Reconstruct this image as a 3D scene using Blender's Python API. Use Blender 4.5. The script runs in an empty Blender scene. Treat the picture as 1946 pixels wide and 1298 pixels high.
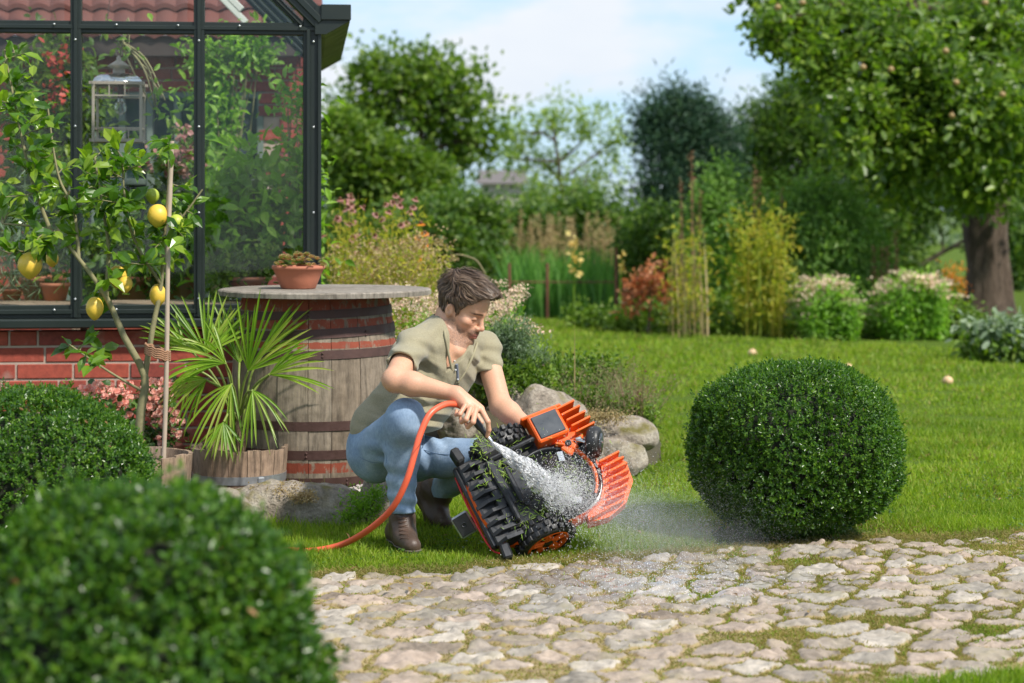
import bpy, math, numpy as np
from math import sin, cos, pi, radians
from mathutils import Vector, Matrix, Euler
rng = np.random.default_rng(7)
sc = bpy.context.scene
C = sc.collection
# ---------------------------------------------------------------- camera
F, CX, HY, H = 3700.0, 973.0, 390.0, 1.30
cam = bpy.data.cameras.new('camera'); camo = bpy.data.objects.new('camera', cam); C.objects.link(camo)
camo.location = (0, 0, H); camo.rotation_euler = (radians(90), 0, 0)
cam.sensor_width = 36; cam.lens = F/1946*36; cam.shift_y = -(649-HY)/1946
cam.clip_start = .1; cam.clip_end = 2000
cam.dof.use_dof = True; cam.dof.focus_distance = 7.38; cam.dof.aperture_fstop = 2.9
sc.camera = camo
# ---------------------------------------------------------------- light
SUN_EL, SUN_AZ = 48, 130      # azimuth clockwise from +Y (away from the camera): high on the right, a little on the camera's side
to_sun = Vector((sin(radians(SUN_AZ))*cos(radians(SUN_EL)), cos(radians(SUN_AZ))*cos(radians(SUN_EL)), sin(radians(SUN_EL))))
sl = bpy.data.lights.new('sun', 'SUN'); sl.energy = 3.35; sl.angle = radians(3); sl.color = (1, .945, .86)
so = bpy.data.objects.new('sun', sl); C.objects.link(so); so.rotation_euler = to_sun.to_track_quat('Z', 'Y').to_euler()
w = bpy.data.worlds.new('World'); sc.world = w; w.use_nodes = True
nt = w.node_tree; nt.nodes.clear()
def wn(t, **k):
    n = nt.nodes.new(t)
    for a, b in k.items(): setattr(n, a, b)
    return n
sky = wn('ShaderNodeTexSky', sky_type='NISHITA', sun_disc=False, sun_elevation=radians(SUN_EL), sun_rotation=radians(SUN_AZ), air_density=1.0, dust_density=.8, ozone_density=1.6)
tc = wn('ShaderNodeTexCoord'); mp = wn('ShaderNodeMapping'); mp.inputs['Scale'].default_value = (1, 1, 2.6); mp.inputs['Location'].default_value = (.33, .1, .47)
n1 = wn('ShaderNodeTexNoise'); n1.inputs['Scale'].default_value = 7.5; n1.inputs['Detail'].default_value = 7; n1.inputs['Roughness'].default_value = .52
cr = wn('ShaderNodeValToRGB'); cr.color_ramp.elements[0].position = .42; cr.color_ramp.elements[1].position = .58
n2 = wn('ShaderNodeTexNoise'); n2.inputs['Scale'].default_value = 9; n2.inputs['Detail'].default_value = 5
cc = wn('ShaderNodeMix', data_type='RGBA'); cc.inputs[6].default_value = (3.0, 3.35, 3.8, 1); cc.inputs[7].default_value = (4.05, 4.12, 4.22, 1)
mx = wn('ShaderNodeMix', data_type='RGBA'); bg = wn('ShaderNodeBackground'); bg.inputs[1].default_value = .150; wo = wn('ShaderNodeOutputWorld')
lift = wn('ShaderNodeMix', data_type='RGBA', blend_type='MULTIPLY'); lift.inputs[0].default_value = 1; lift.inputs[7].default_value = (.60, .76, .92, 1)
L = nt.links.new
L(tc.outputs['Generated'], mp.inputs[0]); L(mp.outputs[0], n1.inputs['Vector']); L(mp.outputs[0], n2.inputs['Vector'])
L(n1.outputs[0], cr.inputs[0]); L(n2.outputs[0], cc.inputs[0]); L(cr.outputs[0], mx.inputs[0])
gap = wn('ShaderNodeMix', data_type='RGBA'); gap.inputs[0].default_value = .65; gap.inputs[7].default_value = (2.3, 3.05, 4.0, 1); L(sky.outputs[0], lift.inputs[6]); L(lift.outputs[2], gap.inputs[6]); L(gap.outputs[2], mx.inputs[6]); L(cc.outputs[2], mx.inputs[7]); L(mx.outputs[2], bg.inputs[0]); L(bg.outputs[0], wo.inputs[0])
vs = sc.view_settings; vs.view_transform = 'Standard'; vs.look = 'None'; vs.gamma = 1; vs.exposure = 0.74
sc.cycles.max_bounces = 8; sc.cycles.transparent_max_bounces = 16; sc.cycles.use_denoising = True
sc.cycles.diffuse_bounces = 3; sc.cycles.glossy_bounces = 3; sc.cycles.transmission_bounces = 5; sc.cycles.caustics_reflective = False; sc.cycles.caustics_refractive = False
sc.cycles.sample_clamp_indirect = 6; sc.cycles.volume_bounces = 0

# ---------------------------------------------------------------- helpers
def P(px, py, d): return np.array([(px-CX)*d/F, d, H-(py-HY)*d/F])
def GY(py): return H*F/(py-HY)                      # distance of a ground point seen at row py
def G(px, py, z=0):
    d = (H-z)*F/(py-HY); return np.array([(px-CX)*d/F, d, z])
def nrm(a):
    a = np.asarray(a, float); return a/np.maximum(np.linalg.norm(a, axis=-1, keepdims=True), 1e-9)
class MB:
    def __init__(s): s.v = []; s.f = {3: [], 4: []}; s.n = 0; s.m = {3: [], 4: []}; s.s = {3: [], 4: []}; s.at = {}
    def add(s, v, f, mat=0, smooth=False):
        v = np.asarray(v, float).reshape(-1, 3); f = np.asarray(f, np.int64)
        if len(f) == 0: return s
        k = f.shape[1]; s.f[k].append(f+s.n); s.m[k].append(np.full(len(f), mat)); s.s[k].append(np.full(len(f), smooth)); s.v.append(v); s.n += len(v); return s
    def build(s, name, mats, parent=None, loc=None, **tagk):
        me = bpy.data.meshes.new(name)
        V = np.concatenate(s.v).astype(np.float32)
        if loc is not None: V = V-np.asarray(loc, np.float32)
        me.vertices.add(len(V)); me.vertices.foreach_set('co', V.ravel())
        idx, tot, mi, sm = [], [], [], []
        for k in (3, 4):
            if s.f[k]:
                a = np.concatenate(s.f[k]); idx.append(a.ravel()); tot.append(np.full(len(a), k)); mi.append(np.concatenate(s.m[k])); sm.append(np.concatenate(s.s[k]))
        idx = np.concatenate(idx); tot = np.concatenate(tot); mi = np.concatenate(mi); sm = np.concatenate(sm)
        me.loops.add(len(idx)); me.loops.foreach_set('vertex_index', idx.astype(np.int32))
        me.polygons.add(len(tot)); me.polygons.foreach_set('loop_start', np.concatenate([[0], np.cumsum(tot)[:-1]]).astype(np.int32)); me.polygons.foreach_set('loop_total', tot.astype(np.int32))
        me.polygons.foreach_set('material_index', mi.astype(np.int32)); me.polygons.foreach_set('use_smooth', sm.astype(bool))
        for m in (mats if isinstance(mats, (list, tuple)) else [mats]): me.materials.append(m)
        for an, arr in s.at.items():
            a = me.attributes.new(an, 'FLOAT_COLOR' if arr.ndim == 2 else 'FLOAT', 'POINT')
            a.data.foreach_set('color' if arr.ndim == 2 else 'value', arr.astype(np.float32).ravel())
        me.update(); me.validate()
        o = bpy.data.objects.new(name, me); C.objects.link(o)
        if loc is not None: o.location = loc
        if parent is not None:
            o.parent = parent
            if loc is None: o.matrix_parent_inverse = Matrix.Translation(parent.location).inverted() if parent.rotation_euler == Euler() else parent.matrix_basis.inverted()
        tag(o, **tagk); return o
def tag(o, label=None, category=None, group=None, kind=None):
    for k, v in (('label', label), ('category', category), ('group', group), ('kind', kind)):
        if v: o[k] = v
def thing(name, loc, label, category, group=None, kind=None):
    o = bpy.data.objects.new(name, None); C.objects.link(o); o.location = [float(x) for x in loc]; o.empty_display_size = .1
    tag(o, label, category, group, kind); return o
def frames(D, N):
    D = nrm(D); S = nrm(np.cross(D, N)); N2 = np.cross(S, D); return D, S, N2
T_DIA = (np.array([[0, 0, 0], [-.5, .5, .12], [.5, .5, .12], [0, 1, -.04]]), np.array([[0, 3, 1], [0, 2, 3]]))
T_OVAL = (np.array([[0, 0, 0], [-.36, .25, .07], [-.42, .6, .07], [.36, .25, .07], [.42, .6, .07], [0, .25, .0], [0, .6, .0], [0, 1, -.14]]),
          np.array([[0, 5, 1], [1, 5, 6], [1, 6, 2], [2, 6, 7], [0, 3, 5], [3, 6, 5], [3, 4, 6], [4, 7, 6]]))
T_BOX = (np.array([[0, 0, 0], [-.42, .35, .06], [-.3, .85, .02], [.42, .35, .06], [.3, .85, .02], [0, 1, -.02]]), np.array([[0, 5, 1], [1, 5, 2], [0, 3, 5], [3, 4, 5]]))
T_BLADE = (np.array([[-.5, 0, 0], [.5, 0, 0], [-.4, .5, .08], [.4, .5, .08], [0, 1, .3]]), np.array([[0, 1, 3], [0, 3, 2], [2, 3, 4]]))
def leaves(mb, Pn, D, N, S, W, T=T_DIA, mat=0):
    n = len(Pn); D, Sd, N2 = frames(D, N); S = np.broadcast_to(S, (n,)); W = np.broadcast_to(W, (n,))
    tv, tf = T; m = len(tv)
    V = Pn[:, None, :]+(Sd[:, None, :]*(tv[None, :, 0]*W[:, None]*S[:, None])[..., None]+D[:, None, :]*(tv[None, :, 1]*S[:, None])[..., None]+N2[:, None, :]*(tv[None, :, 2]*S[:, None])[..., None])
    Fc = (tf[None]+(np.arange(n)*m)[:, None, None]).reshape(-1, 3)
    mb.add(V.reshape(-1, 3), Fc, mat, False)
def rdir(n, r=None): return nrm((r or rng).normal(size=(n, 3)))
def tube(mb, pts, rad, n=8, mat=0, cap=True, smooth=True, flat=None):
    pts = np.asarray(pts, float); k = len(pts); rad = np.broadcast_to(rad, (k,)).astype(float)
    T = nrm(np.gradient(pts, axis=0)); up = np.array([0, 0, 1.]) if abs(T[0][2]) < .9 else np.array([1., 0, 0])
    A = nrm(np.cross(T[0], up)); rings = []
    for i in range(k):
        A = nrm(A-T[i]*np.dot(A, T[i])); B = np.cross(T[i], A); a = np.arange(n)*2*pi/n
        rings.append(pts[i]+rad[i]*(np.cos(a)[:, None]*A+np.sin(a)[:, None]*B*(flat or 1)))
    V = np.concatenate(rings); i = np.arange(k-1)[:, None]*n; j = np.arange(n)[None]; j2 = (j+1) % n
    mb.add(V, np.stack([i+j, i+j2, i+n+j2, i+n+j], -1).reshape(-1, 4), mat, smooth)
    if cap:
        for c, base, fl in ((pts[0], 0, 1), (pts[-1], (k-1)*n, 0)):
            vv = np.vstack([V[base:base+n], c]); jj = np.arange(n); f = np.stack([jj, (jj+1) % n, np.full(n, n)], -1)
            mb.add(vv, f[:, ::-1] if fl else f, mat, False)
def bez(ps, n=24):
    "Catmull-Rom through ps"
    ps = [np.asarray(p, float) for p in ps]; ps = [2*ps[0]-ps[1]]+ps+[2*ps[-1]-ps[-2]]; out = []
    seg = max(2, n//(len(ps)-3))
    for i in range(1, len(ps)-2):
        for t in np.linspace(0, 1, seg, endpoint=False):
            a, b, c, d = ps[i-1:i+3]; out.append(.5*((2*b)+(-a+c)*t+(2*a-5*b+4*c-d)*t*t+(-a+3*b-3*c+d)*t**3))
    out.append(ps[-2]); return np.array(out)
def box(mb, c, s, R=None, mat=0, bev=0.0, smooth=False):
    "box, centre c, full sizes s, optional 3x3 R whose columns are the axes; bev chamfers its edges"
    s = np.asarray(s, float)/2; c = np.asarray(c, float); b = min(bev, s.min()*.9)
    if b <= 0:
        v = np.array([[x, y, z] for x in (-1, 1) for y in (-1, 1) for z in (-1, 1)])*s
        f = np.array([[0, 1, 3, 2], [4, 6, 7, 5], [0, 4, 5, 1], [2, 3, 7, 6], [0, 2, 6, 4], [1, 5, 7, 3]])
        if R is not None: v = v@np.asarray(R).T
        mb.add(v+c, f, mat, smooth); return
    v = []; idx = {}
    for x in (-1, 1):
        for y in (-1, 1):
            for z in (-1, 1):
                for ax in range(3):
                    p = np.array([x, y, z])*(s-b); p[ax] = [x, y, z][ax]*s[ax]; idx[(x, y, z, ax)] = len(v); v.append(p)
    q, t = [], []
    for ax in range(3):
        o = [a for a in range(3) if a != ax]
        for sg in (-1, 1):
            r = []
            for (a, b2) in ((-1, -1), (1, -1), (1, 1), (-1, 1)):
                k = [0, 0, 0]; k[ax] = sg; k[o[0]] = a; k[o[1]] = b2; r.append(idx[(*k, ax)])
            if (sg > 0) == (ax == 1): r = r[::-1]
            q.append(r)
    for ax in range(3):
        o = [a for a in range(3) if a != ax]
        for a in (-1, 1):
            for b2 in (-1, 1):
                k0 = [0, 0, 0]; k1 = [0, 0, 0]; k0[ax] = -1; k1[ax] = 1; k0[o[0]] = k1[o[0]] = a; k0[o[1]] = k1[o[1]] = b2
                q.append([idx[(*k0, o[0])], idx[(*k1, o[0])], idx[(*k1, o[1])], idx[(*k0, o[1])]])
    for x in (-1, 1):
        for y in (-1, 1):
            for z in (-1, 1): t.append([idx[(x, y, z, 0)], idx[(x, y, z, 1)], idx[(x, y, z, 2)]])
    v = np.array(v); q = np.array(q); t = np.array(t)
    for arr in (q, t):
        for i in range(len(arr)):
            a = v[arr[i]]; nn = np.cross(a[1]-a[0], a[2]-a[0])
            if np.dot(nn, a.mean(0)) < 0: arr[i] = arr[i][::-1]
    if R is not None: v = v@np.asarray(R).T
    n0 = s; mb.add(v+c, q, mat, smooth)
    base = mb.n-len(v); mb.f[3].append(t+base); mb.m[3].append(np.full(len(t), mat)); mb.s[3].append(np.full(len(t), smooth))
def lathe(mb, prof, c=(0, 0, 0), n=32, mat=0, smooth=True, a0=0, a1=2*pi, R=None):
    prof = np.asarray(prof, float); full = abs(a1-a0-2*pi) < 1e-6; m = n if full else n+1
    a = a0+(a1-a0)*np.arange(m)/n; k = len(prof)
    V = np.stack([prof[:, 0][:, None]*np.cos(a), prof[:, 0][:, None]*np.sin(a), np.repeat(prof[:, 1][:, None], m, 1)], -1).reshape(-1, 3)
    i = np.arange(k-1)[:, None]*m; j = np.arange(n)[None]; j2 = (j+1) % m
    if R is not None: V = V@np.asarray(R).T
    mb.add(V+np.asarray(c), np.stack([i+j, i+j2, i+m+j2, i+m+j], -1).reshape(-1, 4), mat, smooth)
def sphere(mb, c, r, n=12, mat=0, R=None, smooth=True):
    t = np.linspace(0, pi, n//2+2); r = np.broadcast_to(r, 3); prof = np.stack([np.maximum(np.sin(t), 1e-4), -np.cos(t)], -1)
    a = np.arange(n)*2*pi/n; V = np.stack([prof[:, 0][:, None]*np.cos(a), prof[:, 0][:, None]*np.sin(a), np.repeat(prof[:, 1][:, None], n, 1)], -1).reshape(-1, 3)*r
    k = len(prof); i = np.arange(k-1)[:, None]*n; j = np.arange(n)[None]; j2 = (j+1) % n
    if R is not None: V = V@np.asarray(R).T
    mb.add(V+np.asarray(c), np.stack([i+j, i+j2, i+n+j2, i+n+j], -1).reshape(-1, 4), mat, smooth)
# cheap smooth 3-D noise (sum of random plane waves), about -1..1
def wave_noise(p, scale, seed=0, n=14):
    r = np.random.default_rng(seed); K = r.normal(size=(n, 3))*scale; ph = r.uniform(0, 2*pi, n); o = np.zeros(len(p))
    for k, f in zip(K, ph): o += np.sin(p@k+f)
    return o/math.sqrt(n)*.8
# ---------------------------------------------------------------- materials
def mat(name):
    m = bpy.data.materials.new(name); m.use_nodes = True; t = m.node_tree; b = t.nodes['Principled BSDF']; return m, t, b
def nd(t, ty, ins=None, **k):
    n = t.nodes.new(ty)
    for a, b in k.items(): setattr(n, a, b)
    for a, b in (ins or {}).items():
        if hasattr(b, 'is_output'): t.links.new(b, n.inputs[a])
        else: n.inputs[a].default_value = b
    return n
def ramp(t, fac, stops):
    r = nd(t, 'ShaderNodeValToRGB'); e = r.color_ramp.elements
    while len(e) < len(stops): e.new(.5)
    for i, (p, c) in enumerate(stops): e[i].position = p; e[i].color = (*c, 1) if len(c) == 3 else c
    t.links.new(fac, r.inputs[0]); return r.outputs[0]
def mixc(t, f, a, b, mode='MIX'):
    n = nd(t, 'ShaderNodeMix', data_type='RGBA', blend_type=mode)
    for i, x in ((0, f), (6, a), (7, b)):
        if hasattr(x, 'is_output'): t.links.new(x, n.inputs[i])
        else: n.inputs[i].default_value = (*x, 1) if isinstance(x, (tuple, list)) and len(x) == 3 else x
    return n.outputs[2]
def math_(t, op, a, b=0.0, clamp=False):
    n = nd(t, 'ShaderNodeMath', operation=op, use_clamp=clamp)
    for i, x in ((0, a), (1, b)):
        if hasattr(x, 'is_output'): t.links.new(x, n.inputs[i])
        else: n.inputs[i].default_value = x
    return n.outputs[0]
def coords(t, kind='Object', scale=(1, 1, 1)):
    c = nd(t, 'ShaderNodeTexCoord'); m = nd(t, 'ShaderNodeMapping', {0: c.outputs[kind], 'Scale': scale}); return m.outputs[0]
def noise(t, vec, sc_, det=4, rough=.55, dist=0):
    return nd(t, 'ShaderNodeTexNoise', {'Vector': vec, 'Scale': sc_, 'Detail': det, 'Roughness': rough, 'Distortion': dist}).outputs[0]
def bump(t, b, h, strength=.4, dist=.01):
    n = nd(t, 'ShaderNodeBump', {'Height': h, 'Strength': strength, 'Distance': dist}); t.links.new(n.outputs[0], b.inputs['Normal']); return n
def leafmat(name, cols, rough=.45, transl=.35, spec=.5, tcol=None, nscale=2.5):
    m, t, b = mat(name); g = nd(t, 'ShaderNodeNewGeometry'); c = ramp(t, g.outputs['Random Per Island'], [(i/(len(cols)-1), x) for i, x in enumerate(cols)])
    nz = noise(t, coords(t), nscale, 3); c2 = mixc(t, 1.0, c, ramp(t, nz, [(.3, (.72, .78, .7)), (.7, (1.2, 1.15, 1.1))]), 'MULTIPLY')
    t.links.new(c2, b.inputs['Base Color']); b.inputs['Roughness'].default_value = rough; b.inputs['Specular IOR Level'].default_value = spec
    tr = nd(t, 'ShaderNodeBsdfTranslucent'); tc_ = mixc(t, 1.0, c2, tcol or (1.5, 1.7, .7), 'MULTIPLY'); t.links.new(tc_, tr.inputs[0])
    mxs = nd(t, 'ShaderNodeMixShader', {0: transl}); t.links.new(b.outputs[0], mxs.inputs[1]); t.links.new(tr.outputs[0], mxs.inputs[2])
    t.links.new(mxs.outputs[0], t.nodes['Material Output'].inputs[0]); return m
def simple(name, col, rough=.5, metal=0, spec=.5, nz=0, nscale=20, bmp=0, bscale=60, coat=0):
    m, t, b = mat(name); b.inputs['Base Color'].default_value = (*col, 1); b.inputs['Roughness'].default_value = rough; b.inputs['Metallic'].default_value = metal
    b.inputs['Specular IOR Level'].default_value = spec; b.inputs['Coat Weight'].default_value = coat
    if nz:
        v = noise(t, coords(t), nscale, 5); c = mixc(t, v, tuple(x*(1-nz) for x in col), tuple(min(1, x*(1+nz)) for x in col)); t.links.new(c, b.inputs['Base Color'])
        t.links.new(ramp(t, v, [(.3, (rough*.8,)*3), (.7, (min(1, rough*1.25),)*3)]), b.inputs['Roughness'])
    if bmp: bump(t, b, noise(t, coords(t), bscale, 5), bmp, .004)
    return m
# ---------------------------------------------------------------- ground
def path_top(x): return np.interp(x, [-4, -.66, .05, .85, 2.0, 3, 7], [5.9, 6.76, 7.02, 7.34, 7.66, 7.85, 8.6])
def path_bot(x): return np.interp(x, [-4, 1.1, 1.45, 7], [3.6, 5.24, 5.43, 8.0-.6])
def wob(x, y, s=0): return wave_noise(np.stack([x, y, 0*x], -1), 6, 3+s)*.05+wave_noise(np.stack([x, y, 0*x], -1), 20, 5+s)*.02
m_lawn, t, b = mat('lawn')
co = coords(t); a = noise(t, co, 1.1, 3); a2 = noise(t, co, 9, 5); a3 = noise(t, co, 70, 4)
c = mixc(t, a, (.08, .15, .012), (.12, .21, .02)); c = mixc(t, math_(t, 'MULTIPLY', a2, .7), c, (.13, .16, .035)); c = mixc(t, a3, mixc(t, 1., c, (.55, .6, .5), 'MULTIPLY'), c)
t.links.new(c, b.inputs['Base Color']); b.inputs['Roughness'].default_value = .95; b.inputs['Specular IOR Level'].default_value = .08; bump(t, b, a3, .8, .03)
mb = MB(); xs = np.concatenate([[-300, -80, -30], np.linspace(-12, 16, 57), [30, 80, 300]]); ys = np.concatenate([[-20, -4], np.linspace(0, 30, 61), [45, 80, 150, 400]])
X, Y = np.meshgrid(xs, ys); nx = len(xs); i = np.arange(len(ys)-1)[:, None]*nx+np.arange(nx-1)[None]
Z = wave_noise(np.stack([X.ravel(), Y.ravel(), 0*X.ravel()], -1), .5, 2)*.012*(Y.ravel() > 9)
mb.add(np.stack([X.ravel(), Y.ravel(), Z-.004], -1), np.stack([i, i+1, i+nx+1, i+nx], -1).reshape(-1, 4), 0, True)
mb.build('ground', m_lawn, kind='structure')
# ---------------------------------------------------------------- cobbled path
def cobbles():
    r = np.random.default_rng(5); st = .0072
    x = np.arange(-1.9, 3.4, st); y = np.arange(4.7, 8.2, st); X, Y = np.meshgrid(x, y); p = np.stack([X.ravel(), Y.ravel()], -1)
    q3 = np.concatenate([p, np.zeros((len(p), 1))], 1)
    wp = p+np.stack([wave_noise(q3, 14, 1), wave_noise(q3, 14, 2)], -1)*.007+np.stack([wave_noise(q3, 45, 3), wave_noise(q3, 45, 4)], -1)*.0035
    ang = .28; R = np.array([[cos(ang), -sin(ang)], [sin(ang), cos(ang)]]); wp = wp@R
    sz = np.array([.172, .118]); NX = 90; row = np.floor(wp[:, 1]/sz[1]).astype(int); f1 = np.full(len(p), 9.); f2 = f1.copy(); idn = np.zeros(len(p), int); cen = np.zeros((len(p), 2))
    J = r.uniform(-.36, .36, (200, 200, 2)); Rn = r.uniform(size=(200, 200)); wgt = r.uniform(-.012, .02, (200, 200))
    for dj in (-2, -1, 0, 1, 2):
        rj = row+dj; off = (rj % 2)*.5; ci = np.floor(wp[:, 0]/sz[0]-off).astype(int)
        for di in (-2, -1, 0, 1, 2):
            k = ci+di; a, b_ = k % 200, rj % 200; jx = J[a, b_]
            c = np.stack([(k+off+.5+jx[:, 0])*sz[0], (rj+.5+jx[:, 1])*sz[1]], -1); dv = (wp-c)*np.array([.82, 1.1]); ds = np.hypot(*dv.T)-wgt[a, b_]
            m = ds < f1; f2 = np.where(m, f1, np.minimum(f2, ds)); idn = np.where(m, a*200+b_, idn); cen = np.where(m[:, None], c, cen); f1 = np.where(m, ds, f1)
    e = f2-f1; rn = Rn[idn//200, idn % 200]; rn2 = Rn[idn % 200, idn//200]
    drop = (rn2 < .03)                                   # a few gaps filled with moss
    s = np.clip((e-.012-.018*rn2)/.007, 0, 1); s = s*s*(3-2*s); s[drop] = 0
    tilt = ((wp-cen)*np.stack([rn-.5, rn2-.5], -1)*.16).sum(1)
    big = wave_noise(q3, 3, 9)*.007
    fine = wave_noise(q3, 60, 6)*.0022+wave_noise(q3, 160, 7)*.0010
    h = .004+s*(.004+.006*rn+tilt*.7+fine*2.6)+big+fine*.9+np.clip(e, 0, .05)*s*.05
    inside = np.minimum(path_top(p[:, 0])-p[:, 1]+wob(*p.T), p[:, 1]-path_bot(p[:, 0])+wob(*p.T, 4))
    patch = np.clip((wave_noise(q3, 4.5, 11)*.9-.35)*2, 0, 1)*np.clip((.5-inside)/.4, 0, 1)   # soil creeps over the border stones
    s = s*(1-patch*.9); h = h*(1-patch*.5)+patch*.006
    h = np.where(inside < .03, h*np.clip(inside/.03, 0, 1)-np.clip(.03-inside, 0, .03)*.5, h)
    wet = np.clip(1.7*np.exp(-(((p[:, 0]-.55)/.55)**2+((p[:, 1]-6.72)/.40)**2))+.9*np.exp(-(((p[:, 0]+.12)/.22)**2+((p[:, 1]-6.2)/.16)**2))+wave_noise(q3, 9, 13)*.18-.08, 0, 1)
    nx = len(x); keep = (inside > -.05).reshape(X.shape); kf = keep[:-1, :-1]&keep[1:, :-1]&keep[:-1, 1:]&keep[1:, 1:]
    i = (np.arange(len(y)-1)[:, None]*nx+np.arange(nx-1)[None])[kf]; f = np.stack([i, i+1, i+nx+1, i+nx], -1)
    used = np.unique(f); mp_ = np.full(len(p), -1); mp_[used] = np.arange(len(used))
    V = np.stack([p[:, 0], p[:, 1], h], -1)[used]; mb = MB(); mb.add(V, mp_[f], 0, True)
    mb.at = {'stone': s[used], 'rnd': rn[used], 'rnd2': rn2[used], 'wet': wet[used]}
    m, t, b = mat('cobble_path'); co = coords(t); at = lambda n: nd(t, 'ShaderNodeAttribute', attribute_name=n).outputs['Fac']
    stc = ramp(t, at('rnd'), [(0, (.19, .15, .115)), (.25, (.29, .25, .205)), (.5, (.35, .275, .22)), (.75, (.24, .215, .18)), (1, (.42, .375, .32))])
    n_ = noise(t, co, 26, 6, .65); n3 = noise(t, co, 6, 4); stc = mixc(t, 1., stc, ramp(t, n_, [(.25, (.55, .53, .50)), (.5, (.95, .94, .92)), (.72, (1.4, 1.38, 1.35))]), 'MULTIPLY')
    stc = mixc(t, ramp(t, n3, [(.52, (0,)*3), (.72, (.55,)*3)]), stc, (.30, .26, .15))
    soil = ramp(t, noise(t, co, 40, 5), [(.3, (.15, .105, .055)), (.5, (.30, .225, .11)), (.7, (.27, .235, .085))])
    mk = math_(t, 'ADD', at('stone'), math_(t, 'MULTIPLY', math_(t, 'SUBTRACT', n_, .5), .9)); mk = ramp(t, mk, [(.38, (0,)*3), (.62, (1,)*3)])
    col = mixc(t, mk, soil, stc); wetn = math_(t, 'MULTIPLY', at('wet'), 1.0); col = mixc(t, math_(t, 'MULTIPLY', wetn, .35), col, mixc(t, 1., col, (.8, .8, .8), 'MULTIPLY'))
    t.links.new(col, b.inputs['Base Color'])
    ro = nd(t, 'ShaderNodeMapRange', {0: wetn, 3: .82, 4: .10}); t.links.new(ro.outputs[0], b.inputs['Roughness'])
    sp = nd(t, 'ShaderNodeMapRange', {0: wetn, 3: .4, 4: .9}); t.links.new(sp.outputs[0], b.inputs['Specular IOR Level']); t.links.new(math_(t, 'MULTIPLY', wetn, .9), b.inputs['Coat Weight']); b.inputs['Coat Roughness'].default_value = .06
    bump(t, b, n_, .5, .006); bn_ = [x for x in t.nodes if x.type == 'BUMP'][0]; t.links.new(nd(t, 'ShaderNodeMapRange', {0: wetn, 3: .6, 4: .12}).outputs[0], bn_.inputs['Strength'])
    o = mb.build('path', m, kind='structure')
    return p, inside, s, h
cp, cin, cs, ch = cobbles()
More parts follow.
